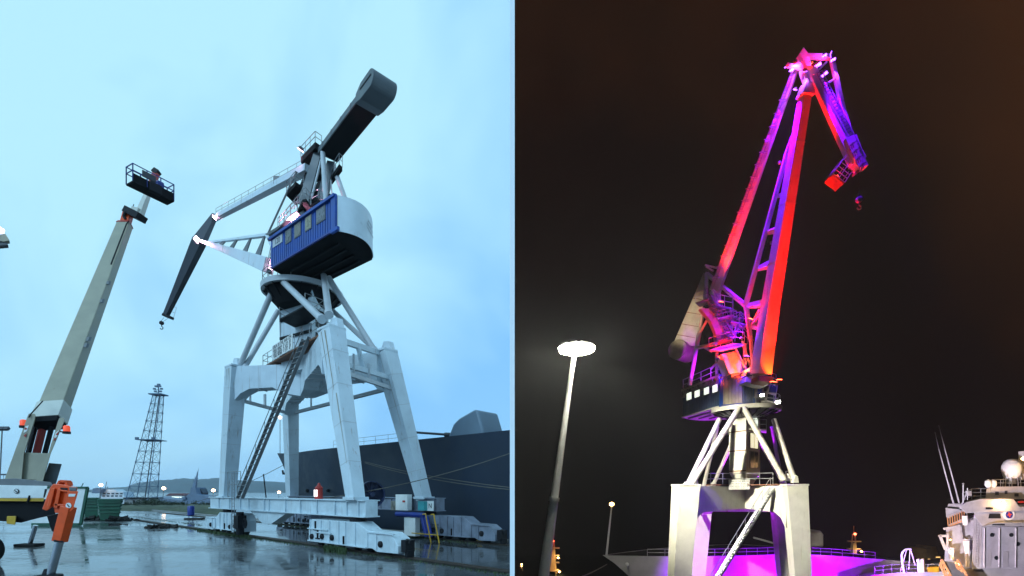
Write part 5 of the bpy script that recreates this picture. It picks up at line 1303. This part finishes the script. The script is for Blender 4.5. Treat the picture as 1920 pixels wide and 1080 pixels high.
slabq(((1345, 600), (1369, 590), (1381, 596), (1358, 607)), (50.5, 50, 51, 51.6), .12, M['grey'], (0, 1, 2), .7)
slabq(((1374, 606), (1388, 596), (1394, 600), (1380, 610)), (50.2, 49.8, 51, 51.6), .12, M['grey'], (0, 1, 2), .6)
slabq(((1329, 659), (1373, 640), (1396, 645), (1380, 657), (1351, 665)), (50.5, 49.3, 49.0, 48.8, 49.5), .18, M['nwhite'], (0, 1, 2), 1.2, 'roof_platform')
slabn('tower_base', ((1353, 664), (1382, 658), (1391, 672), (1398, 688), (1394, 698), (1367, 701)), 49.3, 1.6, M['nwhite'], None, .05)
for a, b, da, db, r in (((1319, 578), (1311, 626), 54, 54, .17), ((1328, 596), (1310, 628), 53, 54, .15), ((1311, 624), (1293, 722), 54, 55, .24), ((1308, 652), (1343, 645), 54, 51, .2), ((1321, 652), (1334, 659), 54, 51, .1), ((1344, 662), (1344, 706), 52, 52, .17), ((1358, 665), (1333, 692), 52, 52, .12), ((1397, 645), (1397, 692), 49.5, 49.2, .18), ((1402, 575), (1411, 690), 49.2, 48.6, .14), ((1392, 640), (1411, 700), 49.6, 48.9, .12), ((1380, 655), (1402, 700), 49, 48.6, .1)):
    MB().tube(P(*a, da), P(*b, db), r, n=10).build('stay_tube', M['ntube'], nc, smooth=True)
railing([P(1378, 640, 49.6), P(1384, 626, 50), P(1410, 655, 48.7)], 1.2, nc, gap=.8, r=.035)
railing([P(1408, 628, 48.4), P(1419, 624, 48.4)], 1.3, nc, gap=.6, r=.03)
MB().beam(P(1396, 700, 48.4), P(1418, 688, 48.4), .55, .7).build('boom_link', M['nwhite'], nc, bevel=.05)
# floodlights that colour the crane
RED, VIO, MAG = (1.0, .003, .002), (.13, .0, 1.0), (.46, .0, 1.0)
def fl(q, d, aim, da, lens, col, pw_, ang=60, size=.42):
    floodlight(P(*q, d), P(*aim, da), nc, G[lens], size, light=(col, pw_ * .6, ang, .6, .1))
fl((1449, 716), 45.3, (1482, 400), 44.4, 'redl', RED, 70000, 50)
fl((1461, 712), 45.4, (1494, 330), 43.4, 'redl', RED, 80000, 20)  # added narrow beam to redden the upper boom
fl((1456, 718), 45.9, (1446, 650), 47.0, 'redl', (1, .05, .005), 3500, 70)
fl((1402, 700), 47.2, (1378, 680), 49.3, 'redl', (1, .07, .01), 2600, 100)
fl((1346, 672), 48.6, (1364, 642), 49.5, 'redl', RED, 5000, 100)
fl((1352, 566), 50.8, (1390, 400), 48.5, 'redl', (1, .02, .003), 42000, 44)
fl((1408, 598), 47.8, (1420, 572), 47.3, 'redl', RED, 900, 90)
fl((1524, 120), 41.6, (1505, 108), 42.6, 'redl', RED, 450, 120, .3)
fl((1569, 331), 41.2, (1580, 322), 41.6, 'redl', RED, 60, 110, .2)
fl((1491, 168), 43.7, (1455, 250), 45.4, 'violet', (.27, 0, 1), 7000, 50, .3)
fl((1476, 126), 43.6, (1466, 170), 44.6, 'violet', VIO, 1500, 70)
fl((1491, 117), 42.2, (1488, 135), 43.2, 'violet', (.35, .06, 1), 1300, 90, .35)
fl((1484, 132), 42.9, (1462, 420), 45.6, 'violet', VIO, 170000, 40, .35)
fl((1509, 133), 42.0, (1502, 158), 42.8, 'violet', (.4, .08, 1), 1000, 90, .35)
fl((1534, 122), 42.1, (1575, 260), 41.6, 'violet', VIO, 26000, 36, .5)
fl((1546, 139), 41.9, (1600, 300), 41.6, 'violet', VIO, 24000, 36, .5)
fl((1546, 104), 41.0, (1596, 285), 41.5, 'violet', VIO, 90000, 24, .35)  # added narrow beam to turn the jib more violet
fl((1559, 102), 41.6, (1530, 108), 42.4, 'violet', (.35, .05, 1), 500, 100, .4)
fl((1562, 112), 41.6, (1580, 220), 41.9, 'violet', (.25, .03, 1), 3500, 60, .4)
fl((1390, 634), 48.4, (1350, 575), 51.2, 'violet', VIO, 2600, 90, .3)
fl((1392, 705), 48.3, (1402, 735), 50.4, 'violet', (.05, .01, 1), 300, 90, .3)
fl((1400, 668), 47.6, (1436, 500), 47.0, 'violet', VIO, 1500, 44)
fl((1340, 712), 50.6, (1288, 672), 58, 'violet', MAG, 7000, 44)
fl((1351, 708), 50.3, (1310, 722), 55.2, 'violet', MAG, 260, 110, .3)
fl((1390, 890), 57.0, (1325, 790), 58, 'violet', MAG, 5000, 70)
fl((1418, 893), 56.0, (1445, 790), 54.5, 'violet', MAG, 3500, 60)
floodlight(P(1459, 754, 50.2), P(1520, 900, 40), nc, G['street'], .45, light=((1.0, .95, .85), 300, 70, .6, .1))
floodlight(P(1429, 741, 50.0), P(1500, 900, 40), nc, G['street'], .4, light=((1.0, .95, .85), 300, 70, .6, .1))
# violet floods standing on the quay under the portal
for x, y, z, aim, col, pw_, ang, lens, lab in (
        (27.5, 54.5, NQ, V((24, 60, 3)), MAG, 9000, 90, 'violet', 'violet floodlight standing on the night quay between the crane legs, aimed up at the portal'),
        (26.0, 62.5, NQ, V((31, 73, -8)), (.32, 0, 1.0), 15000, 110, 'violet', 'violet floodlight at the quay edge behind the night crane, aimed at the bow'),
        (41.0, 62.5, NQ, V((41, 72, -8)), (.32, 0, 1.0), 22000, 120, 'violet', 'violet floodlight at the quay edge, second from the right, aimed at the hull'),
        (52.0, 62.5, NQ, V((52, 74, -8)), (.32, 0, 1.0), 26000, 110, 'violet', 'violet floodlight at the quay edge farthest right, aimed at the hull'),
        (36.0, 52.0, NQ, P(1885, 985, 70), (.92, .82, 1.0), 95000, 44, 'street', 'added white floodlight out of view on the night quay, aimed at the ship bridge')):  # added lamp, lights the bridge in place of unseen masts
    f_ = thing('quay_floodlight', lab, 'floodlight', (x, y, z), 'floodlights standing on the night quay')
    floodlight(V((x, y, z + .9)), aim, f_, G[lens], .6, 'lamp_housing', light=(col, pw_, ang, .6, .2))
    MB().box((x, y, z + .12), (.9, .7, .24)).build('foot', M['concrete'], f_)
# ---- high mast lamp
mb0, mt0 = P(991, 1216, 38), P(1076, 668, 38); mb0.z = NQ
hmst = thing('high_mast_lamp', 'tall pale mast with blazing white lamp cluster left of the night crane', 'lamp post', mb0)
md_ = (mt0 - mb0)
m1_ = mb0 + md_ * .565
MB().tube(mb0, m1_, .56, .34, n=16).tube(m1_ - md_ * .004, m1_ + md_ * .008, .40, n=16).build('mast_lower', M['sign'], hmst, smooth=True)
MB().tube(m1_, mt0, .31, .17, n=16).build('mast_upper', M['sign'], hmst, smooth=True)
hc = P(1081, 652, 38)
hr_ = MB().lathe(hc, [(1.15, -.06), (1.25, -.06), (1.25, .06), (1.15, .06), (1.15, -.06)], 30)
for i in range(4): hr_.tube(hc, hc + V((math.cos(i * 1.571), math.sin(i * 1.571), 0)) * 1.2, .05)
hr_.build('head_ring', M['galv'], hmst)
for i in range(9):
    an = i * 2 * math.pi / 9 + .2; d = V((math.cos(an), math.sin(an), 0)); c = hc + d * 1.02
    lh = MB().beam(c + Zv * .16, c + d * .34 + Zv * .02, .42, .22, up=(0, 0, 1)).build('lamp_head', M['grey'], hmst)
    MB().beam(c + Zv * .0 - Zv * .02, c + d * .36 - Zv * .14, .8, .26, up=(0, 0, 1)).build('lens', G['street'], lh)
for i in range(5):
    an = i * 2 * math.pi / 5 + .5; d = V((math.cos(an), math.sin(an), 0)); c = hc + d * .45
    lh = MB().beam(c + Zv * .3, c + d * .34 + Zv * .2, .42, .22, up=(0, 0, 1)).build('lamp_head', M['grey'], hmst)
    MB().beam(c - Zv * .02 - d * .1, c + d * .42 - Zv * .1, .75, .3, up=(0, 0, 1)).build('lens', G['street'], lh)
pointl(hc - Zv * .75, (1.0, .96, .80), 700, .7)
spot(hc - Zv * .3, hc + V((-.55, -.8, -.15)), (1.0, .97, .78), 190000, 165, .3, .6)
spot(hc + V((.1, -.75, -.35)), mb0.lerp(mt0, .35), (1.0, .97, .82), 9000, 26, .8, .3)
spot(hc + V((.6, .9, -.4)), P(1185, 1062, 72), (1.0, .95, .8), 26000, 26, .8, .4)
spot(hc + V((.9, .6, -.5)), P(1385, 940, 50), (1.0, .95, .76), 78000, 62, .9, .5)
spot(hc + V((1.1, .6, -.5)), P(1288, 600, 57), (1.0, .86, .64), 24000, 15, .7, .4)
# ---- night warship with its bow
n2_ = [None]
def fpn(name, pts, d, dep, mat, par, bev=0): return MB().prism([P(x, y, d) for x, y in pts], V((.98 if par is n2_[0] else 0, 1, 0)) * dep).build(name, mat, par, bevel=bev)
nd0 = 72.0
tipn = P(1130, 1041, nd0); znt = tipn.z; tipn0 = V((tipn.x, tipn.y, 0))
AFT = V((.975, .222, 0)).normalized(); SID = V((-AFT.y, AFT.x, 0))
spot(V((30.5, 55.0, NQ + 1.4)), P(1840, 1020, 70), (.55, .12, 1.0), 9000, 60, .6, .3)  # added violet tint on the second ship, no lamp built for it
def ztn(s): return znt - .0 + (.3 * min(1, s / 30)) - 1.6 * max(0, (s - 26) / 20) ** 1.3
sp2, h2, rows2 = ship('warship', 'grey warship hull glowing violet behind the legs of the night crane', tipn0, AFT, SID, 52.0, 13.0, -13.6, ztn, 9.0, M['hull2'], V((tipn0.x, tipn0.y, -13.4)))
j_ = tipn0 + AFT * .6; j_.z = znt - .1
jt = P(1147, 947, nd0)
MB().tube(j_, jt, .17, .10, n=8).build('jackstaff', M['ship'], sp2)
MB().lathe(jt + Zv * .1, [(0, -.3), (.34, -.1), (.34, .15), (0, .35)], 12).build('staff_lamp', G['sodium'], sp2, smooth=True)
ed = []
for r_ in rows2[8:31:2]:
    c, h_, z = r_[-1]; e_ = c - SID * (h_ - .15); ed.append(V((e_.x, e_.y, z)))
railing(ed, 1.0, sp2, r=.03, gap=1.8, mat=M['ship'])
gq = P(1524, 1048, 84); gz2 = ztn(33) - .1
gq.z = gz2
MB().prism([gq + V((x, 0, z)) for x, z in ((-1.7, 0), (-1.6, 1.4), (-1.1, 2.6), (-.4, 2.9), (1.5, 2.9), (2.0, 2.2), (2.0, 0))], V((0, 3, 0))).build('gun_turret', M['ship'], sp2, bevel=.3, smooth=True)
MB().tube(gq + V((-1.4, 1, 2.0)), P(1478, 1026, 84), .26, n=10).tube(P(1479, 1026.2, 84), P(1413, 1008, 84), .16, n=10).build('gun_barrel', M['ship'], sp2, smooth=True)
p = P(1176, 1058, 71.2); MB().lathe(p, [(.25, -.1), (.25, .1), (0, .14)], 12, ax=(V((1, 0, 0)), Zv, V((0, -1, 0)))).beam(p, p + V((0, -.15, -.5)), .1, .1).build('fairlead', M['ship'], sp2)
for i, dy in enumerate((0, 1.4)):
    line('mooring_line', P(1138, 1058, 71.6), P(1040 + 8 * i, 1098 - dy, 54), .25, ('upper', 'lower')[i] + ' line of the thin violet pair running down left from the lit bow', .05, group='mooring lines of the violet ship')
# ---- second ship with bridge at the right
n2 = thing('warship', 'pale grey warship bridge with radome and red white roundel at the right edge at night', 'warship', P(1850, 1100, 70))
n2_[0] = n2
DS = 70.0
fpn('hull', ((1600, 1085), (1640, 1078), (1690, 1073), (1760, 1072), (1836, 1066), (1980, 1062), (1980, 1190), (1590, 1190)), DS + 1, 13, M['hull2'], n2)
fpn('bridge_block', ((1838, 1066), (1841, 987), (1990, 987), (1990, 1066)), DS, 10, M['ship'], n2, .05)
fpn('bridge_corner', ((1822, 1068), (1826, 966), (1842, 963), (1839, 1067)), DS + .3, 8, M['ship'], n2, .05)
fpn('forward_face', ((1770, 1066), (1774, 990), (1828, 968), (1824, 1067)), DS + 2.0, 7, M['ship'], n2)
fpn('bridge_level', ((1826, 967), (1828, 957), (1990, 950), (1990, 980), (1864, 981), (1842, 987)), DS - .4, 10, M['ship'], n2, .05)
fpn('deck_overhang', ((1842, 987), (1864, 980.5), (1990, 979), (1990, 986)), DS - 1.0, .8, M['hull2'], n2)
fpn('bridge_roof', ((1800, 950), (1812, 941), (1838, 935), (1900, 935), (1912, 950), (1990, 949), (1990, 956), (1810, 962)), DS - .6, 10, M['ship'], n2, .08)
fpn('upper_deckhouse', ((1854, 936), (1859, 912.5), (1990, 911), (1990, 936)), DS + .6, 6, M['ship'], n2, .05)
fpn('deckhouse_panel', ((1848, 935), (1850, 917), (1858, 912), (1856, 936)), DS + .5, 3, M['hull2'], n2)
for pts in (((1853, 972), (1855, 963), (1876, 963), (1877, 972)), ((1860, 985), (1861, 982.5), (1884, 982.5), (1884, 985)), ((1848, 955), (1848, 951), (1862, 951), (1862, 955))):
    fpn('dark_window', pts, DS - (.42 if pts[0][1] < 975 else 1.02) - (.22 if pts[0][1] < 960 else 0), .03, M['glass'], n2)
# bridge windows
wsl = fpn('window_band', ((1778, 988), (1775, 968), (1812, 952), (1815, 973)), DS + 1.6, .6, M['ship'], n2)
for i in range(8):
    x = 1777.5 + i * 4.4; y = 970.5 - i * 1.9
    fpn('frame_post', ((x - .9, y + 15.5), (x - 1.6, y), (x, y - .6), (x + .8, y + 15)), DS + 1.5, .15, M['orangewood'], n2)  # orange light on the bridge windows put into the post colour
    fpn('pane', ((x + 1, y + 13), (x + .5, y + 1.5), (x + 2.6, y + .6), (x + 3.2, y + 12)), DS + 1.56, .05, M['glass'], n2)
fpn('window_sill', ((1778, 989), (1778, 986.5), (1815, 971), (1815, 974)), DS + 1.5, .4, M['orangewood'], n2)  # orange light put into the sill colour too
fpn('wing_screen', ((1774, 970), (1773, 953), (1780, 949), (1798, 951), (1800, 958)), DS + 1.8, .5, M['ship'], n2)
# radome
rd = P(1897, 880, DS + 2)
MB().lathe(rd, [(.72, -1.35), (.94, -1.0), (1.14, -.2), (1.12, .5), (.88, 1.15), (.45, 1.5), (0, 1.6)], 28).build('radome', M['sign'], n2, smooth=True)
rl2 = MB().lathe(rd, [(.5, -2.2), (.55, -1.36), (0, -1.34)], 14)
for i in range(8): a = i * math.pi / 4; d = V((math.cos(a), math.sin(a), 0)); rl2.tube(rd + d * .95 - Zv * 2.6, rd + d * .85 - Zv * 1.2, .06, n=5)
rl2.build('radome_stand', M['galv'], n2)
# roundel
rq = P(1891, 965, DS - .45); ax_ = (V((1, 0, 0)), Zv, V((0, -1, 0)))
ro = MB().lathe(rq, [(.82, 0), (.82, .08), (0, .08)], 30, ax=ax_).build('roundel', M['sign'], n2)
MB().lathe(rq - Y_ * .082, [(.52, 0), (.52, .03), (0, .03)], 30, ax=ax_).build('roundel_disc', M['navy'], ro)
cr2 = MB()
for i in range(4):
    a = i * math.pi / 2 + .2; d = V((math.cos(a), 0, math.sin(a))); e = V((-math.sin(a), 0, math.cos(a))); c = rq - Y_ * .115
    cr2.prism([c + d * .44, c + e * .10 + d * .1, c - e * .10 + d * .1], V((0, -.02, 0)))
cr2.box(rq - Y_ * .125, (.22, .02, .22)); cr2.build('roundel_cross', M['orange'], ro)
fpn('red_stripe', ((1909, 943), (1909, 939.5), (1990, 938), (1990, 942)), DS - .64, .04, M['red'], n2)
# whip antennas
for a, m, t_ in (((1788, 945), (1760, 841), (1753, 810)), ((1799, 945), (1769, 832), (1760, 797))):
    MB().tube(P(*a, DS + 2), P(*m, DS + 2), .11, .07, n=6).tube(P(*m, DS + 2), P(*t_, DS + 2), .05, .02, n=5).build('whip_antenna', M['ship'], n2)
fpn('antenna_base', ((1776, 953), (1778, 945), (1806, 944), (1804, 955)), DS + 1.8, 1.2, M['ship'], n2)
railing([P(1805, 945, DS + 1), P(1822, 937, DS + 1), P(1856, 936, DS + 1)], 1.6, n2, r=.05, gap=1.2, mids=(.33, .66))
MB().tube(P(1806, 943, DS), P(1806, 909, DS), .08, n=6).lathe(P(1806, 907, DS), [(0, -.15), (.16, 0), (0, .16)], 8).tube(P(1814, 938, DS), P(1814, 915, DS), .06, n=5).box(P(1816, 925, DS), (.5, .4, .7)).beam(P(1803, 946, DS), P(1812, 926, DS), .1, .1).build('signal_mast', M['ship'], n2)
for x in (1853, 1862): MB().lathe(P(x, 908, DS + .8), [(.22, -.5), (.42, -.1), (.36, .5), (0, .75)], 14).build('sat_dome', M['sign'], n2, smooth=True)
railing([P(1830, 957, DS - .4), P(1856, 955, DS - .5), P(1990, 950, DS - .5)], .9, n2, r=.035, gap=1.3)
railing([P(1860, 912, DS + .6), P(1990, 911, DS + .6)], 1.0, n2, r=.035, gap=1.3)
for x, y0, y1 in ((1848, 1030, 1062), (1880, 1034, 1063)): fpn('door', ((x, y1), (x + 1, y0), (x + 11, y0), (x + 10, y1)), DS - .05, .04, M['hull2'], n2, .02)
for x, y in ((1860, 1003), (1896, 1003), (1868, 1046), (1908, 1020)): MB().lathe(P(x, y, DS - .02), [(.3, 0), (.3, .06), (.22, .06), (.2, .02), (0, .02)], 14, ax=ax_).build('porthole', M['glass'], n2)
for x in (1846, 1874, 1905): MB().tube(P(x, 990, DS - .12), P(x - 1, 1064, DS - .12), .07, n=6).build('drain_pipe', M['ship'], n2)
ld2 = MB()
for o in (0, 5): ld2.tube(P(1831 + o, 972, DS - .2), P(1829 + o, 1064, DS - .2), .035, n=5)
for i in range(18): ld2.tube(P(1831 - i * .11, 974 + i * 5, DS - .2), P(1836 - i * .11, 974 + i * 5, DS - .2), .03, n=5)
ld2.build('ladder', M['galv'], n2)
for x, y, w_ in ((1866, 922, 7), (1884, 920, 5), (1902, 925, 8)): fpn('vent_grille', ((x, y + 6), (x, y), (x + w_, y), (x + w_, y + 6)), DS + .54, .05, M['jib'], n2)
# gear on the forward face
for pts, d in (((( 1762, 1003), (1775, 1003), (1775, 1007), (1762, 1007)), DS + 1.2), (((1759, 1004), (1764, 1002), (1776, 1031), (1770, 1031)), DS + 1.2), (((1775, 1000), (1779, 1000), (1778, 1034), (1774, 1034)), DS + 1.1), (((1799, 988), (1803, 988), (1806, 1012), (1802, 1014)), DS + 1.4), (((1806, 1010), (1824, 1006), (1824, 1012), (1808, 1016)), DS + 1.0), (((1820, 975), (1826, 975), (1824, 1008), (1819, 1008)), DS + 1.2), (((1768, 990), (1800, 984), (1800, 987), (1770, 994)), DS + 1.3)):
    fpn('davit_frame', pts, d, .4, M['ship'], n2)
for x, y0, y1 in ((1783, 1030, 1050), (1812, 1014, 1038)):
    MB().tube(P(x, y0, DS + .8), P(x + 1.5, y1, DS + .8), .38, .24, n=14).build('white_canister', M['sign'], n2, smooth=True)
    MB().lathe(P(x + .8, y0 - 1, DS + .8), [(.4, 0), (.4, .2), (0, .22)], 14).build('canister_cap', M['hull2'], n2)
MB().tube(P(1809, 967, DS + 1.2), P(1810, 984, DS + 1.2), .32, n=12).build('white_canister', M['sign'], n2, smooth=True)
for x in (1812, 1816): MB().tube(P(x, 1038, DS + .6), P(x, 1062, DS + .6), .16, n=8).build('pipe', M['ship'], n2)
for q, s, g in (((1881, 944), .26, 'sodium'), ((1797, 1055), .22, 'sodium'), ((1919, 860), .3, 'sodium'), ((1782, 1012), .10, 'sodium')):
    c = P(*q, DS - .9); MB().lathe(c, [(0, -s), (s, 0), (0, s)], 10).build('deck_lamp', G[g], n2, smooth=True)
    pointl(c + V((0, -.35, 0)), (1, .55, .2), 350 if s < .25 else 600, .1)
MB().tube(P(1915, 900, DS + 2), P(1921, 855, DS + 2), .3, n=8).box(P(1921, 860, DS + 2), (1.0, .8, 2.2)).build('mast', M['ship'], n2)
# foredeck gear
dv_ = [P(1695, 1073, DS), P(1691, 1050, DS), P(1690.5, 1040, DS), P(1693, 1034, DS), P(1698, 1030, DS), P(1706, 1029.5, DS), P(1708, 1030, DS)]
MB().path(dv_, .13, 8).tube(P(1706.5, 1030, DS), P(1704, 1068, DS), .05).tube(P(1700, 1031, DS), P(1688, 1072, DS), .05).tube(P(1708, 1032, DS), P(1716, 1060, DS), .06).build('davit', M['ship'], n2)
fpn('vent_box', ((1721, 1073), (1718, 1049), (1723, 1048), (1724, 1055), (1726, 1055), (1726, 1048.5), (1731, 1048.5), (1733, 1073)), DS, 1, M['sign'], n2, .03)
railing([P(1640, 1078, DS + .6), P(1672, 1074, DS + .6), P(1700, 1074, DS + .6), P(1760, 1073, DS + .6)], 1.2, n2, r=.05, gap=1.6)
fpn('orange_locker', ((1739, 1073), (1739, 1064), (1760, 1063), (1760, 1073)), DS + .3, 1, M['yellow'], n2)
gw = thing('gangway', 'sloping gangway with orange side rails below the ship bridge', 'gangway', P(1790, 1090, DS - 1.2))
MB().prism([P(1769, 1054, DS - 1), P(1797, 1056, DS - 1), P(1822, 1096, DS - 2), P(1790, 1096, DS - 2)], V((0, 0, .15))).build('ramp', M['grey'], gw)
for o in (0, 30):
    g2 = MB()
    a, b = P(1766 + o, 1049, DS - 1.2), P(1790 + o, 1092, DS - 1.8)
    a2, b2 = P(1763 + o, 1062, DS - 1.2), P(1782 + o, 1098, DS - 1.8)
    g2.beam(a, b, .22, .12).beam(a2, b2, .2, .12).beam(a, a2, .22, .12)
    for i in range(4): f = (i + 1) / 5; g2.beam(a.lerp(b, f), a2.lerp(b2, f), .1, .1).beam(a.lerp(b, f - .2), a2.lerp(b2, f), .08, .08)
    g2.build('side_rail', M['orangewood'], gw)
# ---- far lights
def far_mast(px, pt, pb, lab, d, s=1):
    b_ = P(px - 2, pb, d); m_ = thing('signal_tower', lab, 'tower', b_)
    f_ = MB(); t_ = P(px, pt, d)
    for o in (-1, 1): f_.tube(b_ + V((o * 1.1 * s, 0, 0)), t_ + V((o * .25, 0, 0)), .16)
    for i in range(6): 
        q = b_.lerp(t_, i / 6); f_.beam(q + V((-1.3 * s, 0, 0)), q + V((1.5 * s, 0, 0)), .25, .6)
    f_.beam(b_.lerp(t_, .3), b_.lerp(t_, .8), 1.2 * s, 1.0, .7, .7); f_.tube(t_, t_ + Zv * 1.8, .06); f_.build('tower_frame', M['tancw'], m_)
    c = t_ + V((0, -.4, 0)); MB().lathe(c, [(0, -.3), (.32, 0), (0, .3)], 10).build('red_lamp', G['redl'], m_, smooth=True)
    for dx, f in ((1.2, .62), (1.5, .3), (-.8, .1)):
        c = b_.lerp(t_, f) + V((dx * s, -.8, 0)); MB().lathe(c, [(0, -.22), (.26, 0), (0, .22)], 8).build('lamp', G['sodium'], m_, smooth=True); pointl(c + V((0, -.4, .1)), (1, .5, .15), 160, .1)
far_mast(1036, 1014, 1095, 'dim lattice mast with red lamp low beside the foot of the pale lamp post', 100)
far_mast(1601, 1001, 1085, 'dim lattice mast with red lamp standing behind the violet hull', 108, 1.0)
ab = thing('apartment_building', 'dim stepped apartment block with small lit windows beyond the ship deck', 'building', P(1745, 1078, 122))
fpn('wall', ((1737, 1080), (1737, 1029), (1748, 1028), (1748, 1025), (1755, 1025), (1759, 1040), (1775, 1042), (1775, 1080)), 122, 5, M['bulding'], ab)
for x, y in ((1740, 1048), (1749, 1050), (1740, 1055), (1750, 1055), (1757, 1055), (1755, 1044), (1759, 1044), (1764, 1055), (1742, 1064), (1768, 1050)):
    fpn('window', ((x, y), (x + 4, y), (x + 4, y + 1.6), (x, y + 1.6)), 121.95, .04, G['sodium2'], ab)
for i, (px, py) in enumerate(((1624, 1057), (1602, 1056), (1640, 1061), (978, 1058))):
    b_ = P(px, 1090, 112); l = thing('street_lamp', ('tiny amber lamp beyond the violet hull, ' + ('nearest the lattice mast', 'left of the lattice mast', 'near the ship rail')[i]) if i < 3 else 'tiny amber lamp low at the left edge of the night quay', 'street lamp', b_, 'tiny amber lamps on the far night shore')
    MB().tube(b_, P(px, py + 1, 112), .06).build('post', M['grey'], l); MB().lathe(P(px, py, 112), [(0, -.2), (.22, 0), (0, .2)], 8).build('lamp', G['sodium'], l, smooth=True)
bt_ = thing('harbour_shed', 'long low shed lit amber beyond the violet hull', 'shed', P(1640, 1075, 114))
fpn('wall', ((1626, 1080), (1626, 1064), (1648, 1062), (1648, 1080)), 114, 4, M['tancw'], bt_)
pointl(P(1638, 1060, 111), (1, .5, .12), 900, .2)
